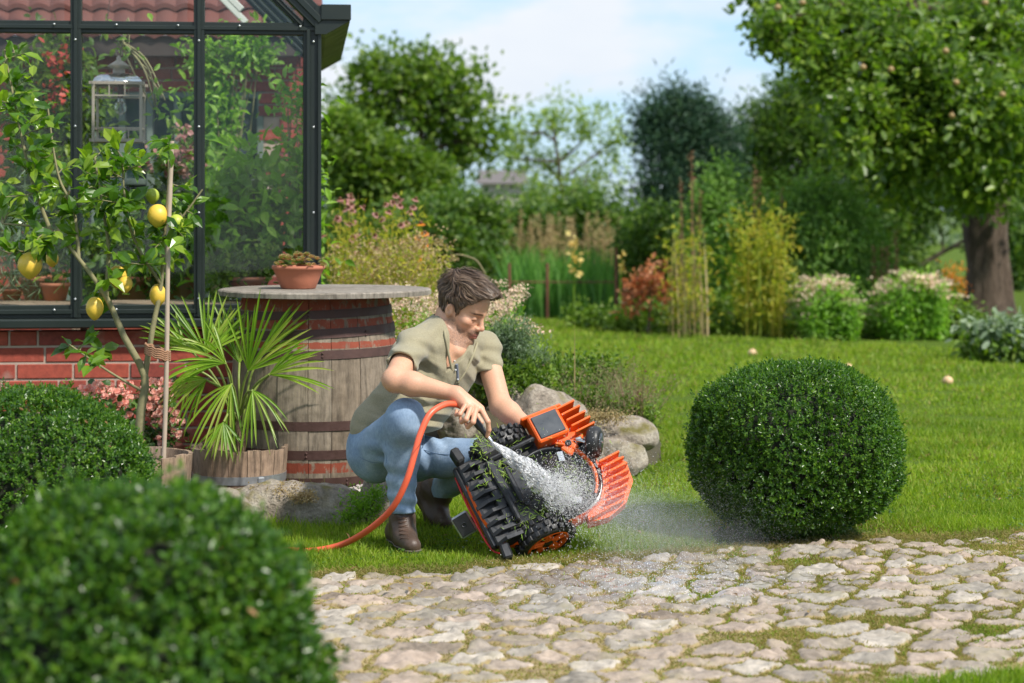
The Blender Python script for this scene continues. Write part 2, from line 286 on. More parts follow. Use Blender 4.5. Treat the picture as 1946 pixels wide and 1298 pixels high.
# ---------------------------------------------------------------- grass
m_grass = leafmat('grass_blades', [(.12, .208, .012), (.18, .292, .017), (.25, .36, .03), (.30, .335, .06)], rough=.55, transl=.45, spec=.35, tcol=(1.5, 1.6, .6), nscale=1.3)
m_dry = leafmat('dry_grass', [(.27, .20, .08), (.32, .26, .10), (.21, .20, .055), (.35, .27, .14)], rough=.7, transl=.35, spec=.2)
def ball_clear(x, y): return np.hypot(x-BALLX, y-BALLY)
BALLX, BALLY = (1517-CX)*7.62/F, 7.62
def grass():
    r = np.random.default_rng(3); mb = MB()
    def region(n, d0, d1, pw):
        d = d0*(d1/d0)**(r.uniform(size=n)**pw); px = r.uniform(380, 1990, n); return (px-CX)*d/F, d
    for (n, d0, d1, pw, hl, hh, wd) in ((150000, 6.5, 8.6, 1, .018, .045, .0042), (90000, 8.6, 12.5, 1, .025, .055, .0075), (70000, 12.5, 22.5, 1, .03, .065, .013)):
        x, y = region(n, d0, d1, pw); out = y-path_top(x)-wob(x, y)
        lim = np.interp((x/y*F+CX), [900, 1000, 1200, 1500, 1850, 1990], [22.6, 22.6, 19.8, 18.8, 17.5, 17])
        ok = (out > r.exponential(.03, n)-.03)&(y < lim)&~((y > 8.75)&(x < -.35-.04*(y-8.75)))
        dens = wave_noise(np.stack([x, y, 0*x], -1), 5, 8); ok &= r.uniform(size=n) < .75+.3*dens
        bd = ball_clear(x, y); ok &= (bd > .33+.1*r.uniform(size=n))
        x, y, dens, out = x[ok], y[ok], dens[ok], out[ok]; k = len(x)
        hgt = r.uniform(hl, hh, k)*(1+.35*dens)*np.clip(.35+out/.35, .35, 1); px_ = x/y*F+CX
        tall = np.clip((y-7.55)/.4, 0, 1)*(px_ < 960)*(px_ > 480)*(y < 8.7)*(r.uniform(size=k) < .35); hgt *= 1+1.5*tall
        D = np.stack([r.normal(size=k)*.55, r.normal(size=k)*.55, np.ones(k)], -1)
        leaves(mb, np.stack([x, y, np.full(k, -.003)], -1), D, rdir(k, r), hgt, wd/hgt*r.uniform(.7, 1.3, k), T_BLADE, 0)
        k2 = int(k*.30); j = r.choice(k, k2, p=(lambda q: q/q.sum())(np.exp(-out/.09)*7+np.exp(-((np.hypot(x-BALLX, y-BALLY)-.45)/.15)**2)*5+.25+.5*(dens > .8)))
        leaves(mb, np.stack([x[j], y[j]+.003, np.full(k2, -.003)], -1), np.stack([r.normal(size=k2), r.normal(size=k2), np.full(k2, .6)], -1), rdir(k2, r), hgt[j]*.9, wd/hgt[j]*.9, T_BLADE, 1)
    k = 16000; x = r.uniform(-1.2, 2.3, k); x = x[np.abs(x) < 2.2]; k = len(x); y = path_top(x)+wob(x, x*0+7)+r.normal(size=k)*.05+.03; x, y = x, y
    leaves(mb, np.stack([x, y, r.uniform(0, .012, k)], -1), np.stack([r.normal(size=k), r.normal(size=k), np.full(k, .45)], -1), rdir(k, r), r.uniform(.010, .026, k), .13, T_BLADE, 1)
    # daisies' and clover leaves lying in the lawn
    n = 9000; x, y = region(n, 7.0, 12, 1); ok = (y > path_top(x)+.05)&(np.hypot(x-BALLX, y-BALLY) > .5)&(wave_noise(np.stack([x, y, 0*x], -1), 3, 21) > .3)&~((y > 8.75)&(x < .05)); x, y = x[ok], y[ok]; k = len(x)
    leaves(mb, np.stack([x, y, r.uniform(.006, .03, k)], -1), np.concatenate([r.normal(size=(k, 2)), np.full((k, 1), .15)], 1), np.tile([0, 0, 1.], (k, 1)), .018, .8, T_DIA, 2)
    # corner of lawn in front of the path
    x = r.uniform(1.0, 2.0, 16000); y = r.uniform(5.15, 5.9, 16000); ok = y < path_bot(x)+wob(x, y, 4)-.0; x, y = x[ok], y[ok]; k = len(x)
    leaves(mb, np.stack([x, y, np.zeros(k)], -1), np.stack([r.normal(size=k)*.5, r.normal(size=k)*.5, np.ones(k)], -1), rdir(k, r), r.uniform(.03, .055, k), .09, T_BLADE, 0)
    mb.build('grass', [m_grass, m_dry, leafmat('clover', [(.06, .14, .02), (.10, .19, .03)], rough=.4)], label='short green grass of the lawn beside the stone path', category='grass', kind='stuff')
    # dry and green sprouts in the joints between the stones
    mb = MB(); pr = (1-cs)*(cin > 0)*(.25+np.clip(wave_noise(np.concatenate([cp, np.zeros((len(cp), 1))], 1), 2.2, 17)+.5, 0, 1.6)); vis = np.abs(cp[:, 0]/cp[:, 1]*F) < 1010; pr = pr*vis*(cp[:, 1] > 5.1)
    j = r.choice(len(cp), 85000, p=pr/pr.sum()); k = len(j); z = ch[j]; green = r.uniform(size=k) < .14+.3*(wave_noise(np.concatenate([cp[j], np.zeros((k, 1))], 1), 3, 31) > .5)
    pos = np.stack([cp[j, 0]+r.normal(size=k)*.004, cp[j, 1]+r.normal(size=k)*.004, z], -1); D = np.stack([r.normal(size=k), r.normal(size=k), np.full(k, .55)], -1); hh = r.uniform(.006, .019, k)
    for g, mi in ((green, 0), (~green, 1)): leaves(mb, pos[g], D[g], rdir(g.sum(), r), hh[g], .0034/hh[g], T_BLADE, mi)
    mb.build('weeds', [m_grass, m_dry], label='dry moss and grass sprouting in the joints of the stone path', category='weeds', kind='stuff')
grass()
r = np.random.default_rng(77); mb = MB(); n = 150; px = r.uniform(560, 1940, n); y_ = 6.0+r.uniform(0, 6, n)**1.0; x_ = (px-CX)*y_/F
leaves(mb, np.stack([x_, y_, np.full(n, .03)], -1), np.concatenate([r.normal(size=(n, 2)), r.normal(size=(n, 1))*.2], 1), np.tile([0, 0, 1.], (n, 1)), r.uniform(.015, .035, n), .5, T_OVAL)
mb.build('fallen_leaves', leafmat('dead_leaf', [(.22, .12, .05), (.34, .24, .08), (.16, .09, .05)], .7, .3), label='small brown and yellow leaves fallen on the lawn and path', category='leaves', kind='stuff')
# ---------------------------------------------------------------- greenhouse
GA = radians(6); GC = np.array([-.905, 9.25, 0]); GU = np.array([-cos(GA), -sin(GA), 0]); GV = np.array([-sin(GA), cos(GA), 0]); GR = np.stack([-GU, GV, [0, 0, 1.]], 1)
def gh(u, v, z): return GC+GU*u+GV*v+np.array([0, 0, z])
m_frame = simple('dark_green_aluminium', (.009, .015, .012), .42, 0, .5, nz=.15, nscale=6)
m_bolt = simple('bolt', (.55, .56, .55), .3, .8)
m_brick, t, b = mat('red_brick'); g = nd(t, 'ShaderNodeNewGeometry'); co = coords(t)
c = ramp(t, g.outputs['Random Per Island'], [(0, (.27, .048, .030)), (.35, (.35, .068, .040)), (.7, (.30, .056, .036)), (1, (.21, .042, .032))]); n_ = noise(t, co, 35, 6, .65)
c = mixc(t, 1., c, ramp(t, n_, [(.25, (.65, .62, .62)), (.5, (1, 1, 1)), (.8, (1.35, 1.3, 1.25))]), 'MULTIPLY'); c = mixc(t, ramp(t, noise(t, co, 9, 5), [(.58, (0,)*3), (.75, (.35,)*3)]), c, (.45, .36, .30))
t.links.new(c, b.inputs['Base Color']); b.inputs['Roughness'].default_value = .8; bump(t, b, n_, .5, .003)
m_mortar = simple('mortar', (.42, .32, .26), .9, nz=.2, nscale=30, bmp=.5, bscale=150)
def bricks(mb, org, ex, ez, ey, length, height, seed=1, course=.0775, L=.262, dep=.10, mat=0, holes=()):
    "brick skin: real bricks 10 mm joints; ex along the wall, ey outwards"
    r = np.random.default_rng(seed); R = np.stack([ex, ey, ez], 1); k = 0; z = .0
    pat = [(1, 1, 0), (.5, .5, 1, 0), (1, 1)]
    while z+course*.9 < height:
        x = -r.uniform(.0, .3) if k % 3 == 0 else -(k % 3)*.13-.02; q = 0
        while x < length:
            ln = L if (k % 3 != 0 or r.uniform() < .3) else L/2
            a, b_ = max(0, x), min(length, x+ln-.011); q += 1
            if b_-a > .02 and not any(h0 < (a+b_)/2 < h1 and z0 < z+course/2 < z1 for h0, h1, z0, z1 in holes):
                c = org+ex*((a+b_)/2)+ey*(-dep/2+r.normal()*.0012)+ez*(z+(course-.011)/2+.006)
                box(mb, c, (b_-a, dep, course-.011), R, mat, .003)
            x += ln
        z += course; k += 1
g_root = thing('greenhouse', gh(0, 0, 0), 'dark green framed greenhouse on a low red brick wall', 'greenhouse')
mb = MB(); LEN = 3.1; DEP = 2.5
bricks(mb, gh(LEN, 0, -.06), -GU, np.array([0, 0, 1.]), -GV, LEN, .79)
bricks(mb, gh(0, 0, -.06), GV, np.array([0, 0, 1.]), -GU, DEP, .79, 3)
box(mb, gh(LEN/2, .0515, .325), (LEN-.005, .09, .77), GR, 1); box(mb, gh(.055, DEP/2+.05, .325), (.09, DEP-.1, .77), GR, 1)
mb.build('wall', [m_brick, m_mortar], g_root)
mb = MB(); box(mb, gh(LEN/2-.03, .0, .748), (LEN+.06, .17, .042), GR, 0, .006); box(mb, gh(.0, DEP/2+.1, .748), (.17, DEP, .042), GR, 0, .006); mb.build('sill', m_frame, g_root)
us = [.575+.572*i for i in range(5)]
def prof(mb, a, b_, wd, dp, face=-1):
    "aluminium bar between two local points with a proud centre rib"
    a, b_ = np.array(a, float), np.array(b_, float); c = (a+b_)/2; ln = np.linalg.norm(b_-a); d = (b_-a)/ln
    ex = -GU*d[0]*-1+GV*d[1]+np.array([0, 0, d[2]]); 
    o = GV if abs(d[1]) < .5 else GU; s_ = np.cross(ex, o); R = np.stack([s_, o, ex], 1)
    box(mb, gh(*c), (wd, dp, ln), R, 0, .003); box(mb, gh(*c)-o*(dp/2+.006)*(1), (wd*.36, .013, ln-.004), R, 0, .003)
mb = MB()
zb, zt, ze = .80, 2.137, 2.15
for z, wd_ in ((zb, .062), (zt, .058)):
    mb = MB(); prof(mb, (0.02, .03, z), (LEN, .03, z), wd_, .05)
    for u in np.arange(.1, LEN, .286): sphere(mb, gh(u, -.0135, z+.01), (.006, .006, .006), 8, 1)
    mb.build('rail', [m_frame, m_bolt], g_root)
for i, u in enumerate([.0]+us):
    mb = MB()
    if i == 0:
        box(mb, gh(.045, .045, (.77+2.2)/2), (.085, .085, 2.2-.77), GR, 0, .004); box(mb, gh(.062, -.008, (.77+2.17)/2), (.018, .02, 2.1-.77), GR, 0, .003); box(mb, gh(.01, -.006, 1.47), (.018, .02, 1.4), GR, 0, .003)
    else: prof(mb, (u, .025, .77), (u, .025, 2.15+min(u, 1.5)), .050, .062)
    for z in np.arange(.86, 3.4, .405):
        if z < 2.1+u: sphere(mb, gh(u if i else .038, -.022, z), (.006, .004, .006), 8, 1)
    mb.build('post', [m_frame, m_bolt], g_root)
mb = MB()   # gable verge and gutter
prof(mb, (.0, .02, 2.17), (1.5, .02, 3.67), .085, .09); prof(mb, (.09, .03, 2.15), (1.5, .03, 3.56), .03, .05)
mb.build('verge', m_frame, g_root)
mb = MB(); pr = np.array([[.0, 2.245], [-.135, 2.245], [-.135, 2.175], [-.02, 2.11], [.03, 2.11], [.03, 2.245]])
A = np.array([gh(x, -.03, z) for x, z in pr]); B = np.array([gh(x, DEP, z) for x, z in pr]); n = len(pr); V = np.vstack([A, B]); i = np.arange(n)
mb.add(V, np.stack([i, (i+1) % n, (i+1) % n+n, i+n], -1)); c = A.mean(0); mb.add(np.vstack([A, c]), np.stack([(i+1) % n, i, np.full(n, n)], -1)); box(mb, gh(-.068, -.035, 2.214), (.142, .016, .074), GR, 0, .003)
mb.build('gutter', m_frame, g_root)
m_glass, t, b = mat('window_glass'); t.nodes.remove(b); out = t.nodes['Material Output']
lw = nd(t, 'ShaderNodeLayerWeight', {'Blend': .5}); fr = nd(t, 'ShaderNodeFresnel', {'IOR': 1.5}); gl = nd(t, 'ShaderNodeBsdfGlossy', {'Color': (.9, .95, .95, 1), 'Roughness': .02}); tp = nd(t, 'ShaderNodeBsdfTransparent', {'Color': (.93, .96, .945, 1)})
df = nd(t, 'ShaderNodeBsdfDiffuse', {'Color': (.5, .5, .48, 1)}); co = coords(t)
ms = nd(t, 'ShaderNodeMixShader', {0: math_(t, 'MULTIPLY', fr.outputs[0], .8), 1: tp.outputs[0], 2: gl.outputs[0]}); dirt = ramp(t, noise(t, co, 5, 8, .7), [(.45, (.0,)*3), (.8, (.05,)*3)])
ms2 = nd(t, 'ShaderNodeMixShader', {0: dirt, 1: ms.outputs[0], 2: df.outputs[0]}); t.links.new(ms2.outputs[0], out.inputs[0])
ub = [.09]+us
for i in range(len(ub)-1):
    u0, u1 = ub[i]+(.0 if i == 0 else .026), ub[i+1]-.026
    mb = MB(); V = np.array([gh(u0, .03, zb+.03), gh(u1, .03, zb+.03), gh(u1, .03, zt-.03), gh(u0, .03, zt-.03)]); mb.add(V, [[0, 1, 2, 3]])
    mb.build('glass_pane', m_glass, g_root)
    mb = MB(); V = np.array([gh(u0+.03, .03, zt+.03), gh(u1, .03, zt+.03), gh(u1, .03, 2.15+min(u1, 1.5)-.03), gh(u0+.03, .03, 2.13+u0)]); mb.add(V, [[0, 1, 2, 3]]); mb.build('glass_pane', m_glass, g_root)
vb = [.09, .69, 1.29, 1.89, 2.49]
for i in range(4):
    mb = MB(); v0, v1 = vb[i]+.026, vb[i+1]-.026; mb.add(np.array([gh(.03, v0, .8), gh(.03, v1, .8), gh(.03, v1, 2.12), gh(.03, v0, 2.12)]), [[0, 1, 2, 3]]); mb.build('glass_pane', m_glass, g_root)
    mb = MB(); prof(mb, (.03, vb[i+1], .77), (.03, vb[i+1], 2.13), .05, .05); prof(mb, (.03, vb[i+1], 2.15), (1.5, vb[i+1], 3.62), .04, .05); mb.build('post', m_frame, g_root)
for q in (((.03, .1, 2.13), (.03, DEP, 2.13), .06, .06), ((.03, .1, .8), (.03, DEP, .8), .06, .05), ((1.5, .0, 3.66), (1.5, DEP, 3.66), .06, .06)): mb = MB(); prof(mb, *q); mb.build('rail', m_frame, g_root)
mb = MB(); mb.add(np.array([gh(.02, .06, 2.19), gh(1.48, .06, 3.65), gh(1.48, DEP, 3.65), gh(.02, DEP, 2.19)]), [[0, 1, 2, 3]]); mb.build('roof_pane', m_glass, g_root)
m_white = simple('white_paint', (.62, .62, .58), .5, nz=.08)
for v in (.75, 1.5, 2.25): 
    for u in (0.35, .95): mb = MB(); box(mb, gh(u+.25, v, 2.2+u), (.035, .05, .5), GR@np.array([[cos(.78), 0, sin(-.78)], [0, 1, 0], [sin(.78), 0, cos(.78)]]), 0, .003); mb.build('shade_bar', m_white, g_root)
# ---------------------------------------------------------------- brick outbuilding with a clay tile roof seen through the glass
HD = 12.35; m_tile = simple('clay_tile', (.115, .036, .026), .75, nz=.35, nscale=7, bmp=.3, bscale=50)
h_root = thing('brick_house', (-3.2, HD, 0), 'red brick outbuilding with clay tile roof seen through the greenhouse glass', 'house')
xr = (590-CX)*HD/F; mb = MB(); ex = np.array([1., 0, 0]); wx0 = (120-CX)*HD/F; wx1 = (500-CX)*HD/F; x0 = -4.6
bricks(mb, np.array([x0, HD, 0]), ex, np.array([0, 0, 1.]), np.array([0, -1., 0]), xr-x0, 2.35, 9, holes=((wx0-x0, wx1-x0, .62, 2.02),))
for a, b_, z0, z1 in ((x0, wx0, 0, 2.36), (wx1, xr, 0, 2.36), (wx0, wx1, 0, .6), (wx0, wx1, 2.04, 2.36)): box(mb, ((a+b_)/2, HD+.09, (z0+z1)/2), (b_-a-.004, .15, z1-z0-.002), None, 1)
box(mb, (xr-.07-.24, HD+1.28, 1.18), (.14, 2.2, 2.3), np.array(Matrix.Rotation(radians(10), 3, 'Z')), 1)
mb.build('wall', [m_brick, m_mortar], h_root)
mb = MB(); nxt = 26; nr = 12; tx = np.linspace(x0, xr+.12, 8*nxt+1)
for k in range(nr):
    y0 = HD-.28+k*.19; z0 = 2.33+k*.19; w_ = .024*np.abs(np.sin(np.arange(len(tx))*pi/8))
    sx_ = tx-k*.19*.18; A = np.stack([sx_, np.full_like(tx, y0), z0+w_+.03], -1); B = np.stack([sx_-.03, np.full_like(tx, y0+.24), z0+.21+w_], -1); Cc = A-np.array([0, 0, .03]); n = len(tx); V = np.vstack([A, B, Cc]); i = np.arange(n-1)
    mb.add(V, np.stack([i, i+1, i+n+1, i+n], -1), 0, False); mb.add(V, np.stack([i+2*n, i+1+2*n, i+1, i], -1), 0, False)
mb.build('roof', m_tile, h_root)
mb = MB(); box(mb, ((x0+xr)/2, HD-.24, 2.29), (xr-x0+.2, .03, .13), None, 0, .004); mb.build('fascia', simple('dark_fascia', (.05, .035, .03), .7), h_root)
win = MB(); m_wood_g = simple('grey_green_window_paint', (.16, .20, .17), .5); 
for x in np.linspace(wx0+.02, wx1-.02, 8): box(win, (x, HD+.03, 1.32), (.04, .05, 1.4), None, 0, .003)
for z in (.64, 1.45, 2.0): box(win, ((wx0+wx1)/2, HD+.035, z), (wx1-wx0, .045, .04), None, 0, .003)
wo_ = win.build('window', m_wood_g, h_root)
m_dglass = simple('dark_window_glass', (.02, .045, .045), .06, 0, .8); mb = MB(); box(mb, ((wx0+wx1)/2, HD+.06, 1.32), (wx1-wx0, .01, 1.38)); po = mb.build('pane', m_dglass); po.parent = wo_; po.matrix_parent_inverse = Matrix.Translation(h_root.location).inverted()@Matrix.Identity(4)
po.matrix_parent_inverse = (Matrix.Translation(h_root.location)@wo_.matrix_parent_inverse).inverted()
# ---------------------------------------------------------------- wood, stone, pots
def woodmat(name, stops, red=None, gap=0):
    m, t, b = mat(name); g = nd(t, 'ShaderNodeNewGeometry'); co = coords(t, scale=(1, 1, .12)); c0 = coords(t)
    c = ramp(t, g.outputs['Random Per Island'], stops); gr = noise(t, co, 60, 7, .7); bl = noise(t, c0, 14, 6, .65)
    c = mixc(t, 1., c, ramp(t, gr, [(.28, (.35, .34, .33)), (.5, (.95, .95, .95)), (.75, (1.35, 1.33, 1.3))]), 'MULTIPLY')
    c = mixc(t, 1., c, ramp(t, bl, [(.3, (.6, .58, .55)), (.6, (1.1, 1.1, 1.1))]), 'MULTIPLY')
    if red:
        sp = nd(t, 'ShaderNodeSeparateXYZ', {0: c0}); z = sp.outputs[2]; msk = None
        for z0, z1 in red:
            a = math_(t, 'MULTIPLY', math_(t, 'GREATER_THAN', z, z0), math_(t, 'LESS_THAN', math_(t, 'ADD', z, math_(t, 'MULTIPLY', math_(t, 'SUBTRACT', bl, .5), .02)), z1)); msk = a if msk is None else math_(t, 'MAXIMUM', msk, a)
        pe = ramp(t, noise(t, coords(t, scale=(1, 1, .5)), 22, 7, .7), [(.53, (1,)*3), (.60, (0,)*3)]); msk = math_(t, 'MULTIPLY', msk, math_(t, 'MAXIMUM', pe, .12))
        c = mixc(t, msk, c, mixc(t, bl, (.16, .03, .018), (.33, .075, .035)))
    t.links.new(c, b.inputs['Base Color']); b.inputs['Roughness'].default_value = .85; bump(t, b, gr, .55, .004); return m
m_iron = simple('rusty_iron', (.085, .045, .038), .62, .25, .4, nz=.4, nscale=30, bmp=.3, bscale=90)
m_galv = simple('galvanised_steel', (.40, .42, .44), .42, .75, .5, nz=.18, nscale=40)
m_board = woodmat('grey_board', [(0, (.23, .20, .165)), (.5, (.28, .245, .20)), (1, (.21, .185, .15))])
m_stave = woodmat('barrel_wood', [(0, (.17, .13, .09)), (.3, (.27, .215, .16)), (.6, (.22, .175, .13)), (1, (.30, .25, .19))], red=((.84, .92), (.765, .807), (.682, .71), (.145, .19)))
m_tub = woodmat('tub_wood', [(0, (.22, .145, .095)), (.3, (.33, .23, .16)), (.6, (.27, .19, .13)), (1, (.36, .27, .20))])
m_soil = simple('potting_soil', (.035, .024, .016), .95, nz=.5, nscale=60, bmp=1, bscale=80)
def staves(mb, c, prof_r, z0, z1, n, th=.02, seg=10, seed=0, mat=0, gap=.0012):
    r = np.random.default_rng(seed); wd = r.uniform(.75, 1.25, n); ed = np.concatenate([[0], np.cumsum(wd)])/wd.sum()*2*pi
    zs = np.linspace(z0, z1, seg+1)
    for i in range(n):
        R0 = prof_r(zs); g = gap/R0.mean(); a = np.linspace(ed[i]+g, ed[i+1]-g, 4); off = r.normal()*.0012; dz = r.normal()*.003
        Vo = np.array([[(R+off)*np.array([cos(x), sin(x)]).tolist()[0] if False else (R+off)*cos(x), (R+off)*sin(x), z+(dz if k == seg else 0)] for k, (R, z) in enumerate(zip(R0, zs)) for x in a])
        Vi = np.array([[(R-th)*cos(x), (R-th)*sin(x), z+(dz if k == seg else 0)] for k, (R, z) in enumerate(zip(R0, zs)) for x in a])
        V = np.vstack([Vo, Vi])+np.asarray(c); m = 4; N = len(Vo); f = []
        for k in range(seg):
            for j in range(3): q = k*m+j; f += [[q, q+1, q+1+m, q+m], [q+N, q+m+N, q+1+m+N, q+1+N]]
            q = k*m; f += [[q, q+m, q+m+N, q+N], [q+3, q+3+N, q+3+m+N, q+3+m]]
        for j in range(3): f += [[seg*m+j, seg*m+j+1, seg*m+j+1+N, seg*m+j+N], [j, j+N, j+1+N, j+1]]
        mb.add(V, f, mat, False)
def hoop(mb, c, R, z, wd, th=.003, tilt=0, n=64, mat=0, prof_r=None):
    a = np.arange(n+1)*2*pi/n; dz = tilt*np.cos(a)
    rr = [(prof_r(z+dz-wd/2) if prof_r else R), (prof_r(z+dz+wd/2) if prof_r else R)]
    ring = [np.stack([(q+th)*np.cos(a), (q+th)*np.sin(a), z+dz+s*wd/2], -1) for q, s in ((rr[0], -1), (rr[1], 1))]
    ri = [np.stack([(q-.001)*np.cos(a), (q-.001)*np.sin(a), z+dz+s*wd/2], -1) for q, s in ((rr[0], -1), (rr[1], 1))]
    V = np.vstack([ring[0], ring[1], ri[1], ri[0]])+np.asarray(c); m = n+1; i = np.arange(n)
    for k in range(4): a0, b0 = k*m, ((k+1) % 4)*m; mb.add(V, np.stack([a0+i, a0+i+1, b0+i+1, b0+i], -1), mat, k in (0, 2))
BC = np.array([(600-CX)*8.72/F, 8.72, 0])
br = thing('barrel', BC, 'weathered wooden wine barrel with peeling red paint and a round board on top', 'barrel')
pr_b = lambda z: .325+.047*(1-((np.asarray(z)-.47)/.43)**2)
mb = MB(); staves(mb, BC, pr_b, .05, .905, 20, .024, 12, 4); lathe(mb, [(0.001, .87), (.32, .87)], BC, 24, 0); mb.build('staves', m_stave, br)
for z, wd, tl in ((.827, .036, .012), (.744, .04, .014), (.655, .038, .006), (.350, .04, 0), (.225, .04, 0), (.105, .038, 0)):
    mb = MB(); hoop(mb, BC, 0, z, wd, .0035, tl, prof_r=pr_b); a = radians(-100+37*(z*10 % 2)); rr = pr_b(z)+.004
    for dz in (-.008, .008): sphere(mb, BC+np.array([rr*cos(a), rr*sin(a), z+dz]), .005, 8)
    mb.build('hoop', m_iron, br)
mb = MB(); R = .472; cb = np.array([(618-CX)*8.72/F, 8.72, 0]); ps = []; nb = 7; yy = np.linspace(-R, R, nb+1)
for i in range(nb):
    y0, y1 = yy[i]+.0012, yy[i+1]-.0012; m_ = 14; t = np.linspace(y0, y1, m_); xo = np.sqrt(np.maximum(R*R-t*t, 0))+.004*np.sin(t*60); q = [(-x, y) for x, y in zip(xo, t)]+[(x, y) for x, y in zip(xo[::-1], t[::-1])]
    q = np.array(q); N = len(q); rot = .16; q = q@np.array([[cos(rot), sin(rot)], [-sin(rot), cos(rot)]])
    for zz, f_ in ((.927, 1), (.902, 0)): 
        V = np.column_stack([q*(.985 if zz > .92 else 1), np.full(N, zz)]); V = np.vstack([V, [*q.mean(0), zz]])+cb; j = np.arange(N); mb.add(V, np.stack([j, (j+1) % N, np.full(N, N)], -1))
    A = np.column_stack([q, np.full(N, .902)])+cb; M = np.column_stack([q, np.full(N, .921)])+cb; B = np.column_stack([q*.985, np.full(N, .927)])+cb; V = np.vstack([A, M, B]); j = np.arange(N)
    for k in (0, 1): mb.add(V, np.stack([k*N+j, k*N+(j+1) % N, (k+1)*N+(j+1) % N, (k+1)*N+j], -1))
mb.build('board', m_board, br)
# terracotta bowl of houseleeks
m_terra = simple('terracotta', (.42, .15, .085), .8, nz=.32, nscale=9, bmp=.3, bscale=60)
bd = np.array([(567-CX)*8.70/F, 8.70, .928]); bw = thing('planted_bowl', bd, 'terracotta bowl of houseleeks standing on the barrel board', 'planter')
mb = MB(); lathe(mb, [(.001, .002), (.075, 0), (.078, .004), (.095, .045), (.112, .085), (.118, .088), (.118, .102), (.108, .102), (.100, .08), (.001, .078)], bd, 40); mb.build('bowl', m_terra, bw)
m_leek = leafmat('houseleek', [(.22, .30, .07), (.30, .34, .12), (.50, .24, .17), (.46, .30, .18)], .5, .2)
mb = MB(); r = np.random.default_rng(2)
for i in range(58):
    rr = .118*math.sqrt(r.uniform()); a = r.uniform(0, 2*pi); c = bd+np.array([rr*cos(a), rr*sin(a), .106+.040*(1-(rr/.12)**2)+r.uniform(0, .008)-(.012 if rr > .1 else 0)]); s_ = r.uniform(.016, .026); n = 22; th = np.arange(n)*2.4; el = np.linspace(.15, 1.3, n)
    D = np.stack([np.cos(th)*np.cos(el), np.sin(th)*np.cos(el), np.sin(el)], -1); leaves(mb, np.tile(c, (n, 1)), D, np.tile([0, 0, 1.], (n, 1)), s_*np.linspace(1, .7, n), .55, T_BOX, 0)
mb.build('houseleeks', m_leek, bw)
def tub(px, d, rimy, R, h, label, n=20, seed=0, name='planter_tub', slope=.90):
    c = np.array([(px-CX)*d/F, d, 0]); z1 = H-(rimy-HY)*d/F; z0 = z1-h; t_ = thing(name, c+[0, 0, z0], label, 'planter'); pr = lambda z: R*(slope+(1-slope)*(np.asarray(z)-z0)/h)
    mb = MB(); staves(mb, c, pr, z0, z1, n, .016, 4, seed); mb.build('staves', m_tub, t_)
    mb = MB(); hoop(mb, c, 0, z0+h*.52, .034, .0025, prof_r=pr); box(mb, c+np.array([R*.55, -R*.80, z0+h*.52]), (.03, .012, .026), Matrix.Rotation(.6, 3, 'Z'), 0, .003); mb.build('band', m_galv, t_)
    mb = MB(); lathe(mb, [(.001, z1-.035), (R*.93, z1-.04)], c, 32); mb.build('soil', m_soil, t_); return c, z1, t_
pc, pz, ptub = tub(455, 8.35, 847, .208, .262, 'half barrel planter with galvanised band holding the fan palm', 20, 3)
lc, lz, ltub = tub(272, 7.95, 862, .20, .262, 'small half barrel planter holding the lemon tree and its stake', 20, 8)
# ---------------------------------------------------------------- fan palm
m_palm = leafmat('palm_leaf', [(.14, .28, .02), (.22, .38, .03), (.31, .45, .05), (.40, .46, .10)], .38, .45, .5, nscale=6)
m_petiole = simple('palm_stalk', (.20, .26, .05), .5, nz=.3)
m_fibre = simple('palm_trunk_fibre', (.13, .09, .05), .9, nz=.5, nscale=40, bmp=.8)
pal = thing('fan_palm', pc+[0, 0, pz-.03], 'young fan palm with spiky green fronds in a wooden tub', 'palm')
def leaflet(mb, a, d, up, L, wd, droop, mat=0):
    n = 7; wd = wd*.52; t = np.linspace(0, 1, n); d = nrm(d); s_ = nrm(np.cross(d, up)); u = np.cross(s_, d); C_ = a+d*(t*L)[:, None]+np.array([0, 0, -1.])*(droop*L*t**2.2)[:, None]
    ww = wd*np.interp(t, [0, .12, .5, .85, 1], [.25, .6, 1, .7, .03]); Lf = C_-s_*ww[:, None]/2+u*(ww*.28)[:, None]; Rt = C_+s_*ww[:, None]/2+u*(ww*.28)[:, None]
    V = np.vstack([Lf, C_, Rt]); i = np.arange(n-1); mb.add(V, np.vstack([np.stack([i, i+1, n+i+1, n+i], -1), np.stack([n+i, n+i+1, 2*n+i+1, 2*n+i], -1)]), mat, False)
fr_list = [ # hub px,py, depth, central angle (deg, image, ccw from right), half spread, length px, leaflets, droop, toward-camera tilt
 (472, 705, -.05, 60, 40, 165, 17, .02, -.25), (392, 672, .03, 100, 66, 130, 20, .02, .1), (350, 655, .1, 150, 42, 95, 13, .05, .15), (512, 712, -.1, 22, 30, 128, 11, .10, -.2),
 (530, 700, .12, 350, 62, 98, 14, .5, .1), (428, 690, -.14, 152, 46, 125, 15, .22, -.4), (392, 722, -.1, 200, 42, 92, 12, .35, -.2), (425, 802, -.16, 268, 52, 66, 14, .12, -.5), (480, 742, -.17, 300, 50, 92, 10, .4, -.6),
 (455, 690, .12, 95, 40, 140, 14, .02, .3), (500, 672, .05, 46, 22, 130, 9, .02, -.1), (372, 700, .0, 218, 30, 70, 8, .5, .1), (440, 730, -.1, 245, 45, 110, 10, .35, -.5), (415, 655, .12, 75, 40, 90, 12, .05, .4)]
r = np.random.default_rng(4); base = pc+np.array([.0, 0, pz+.10])
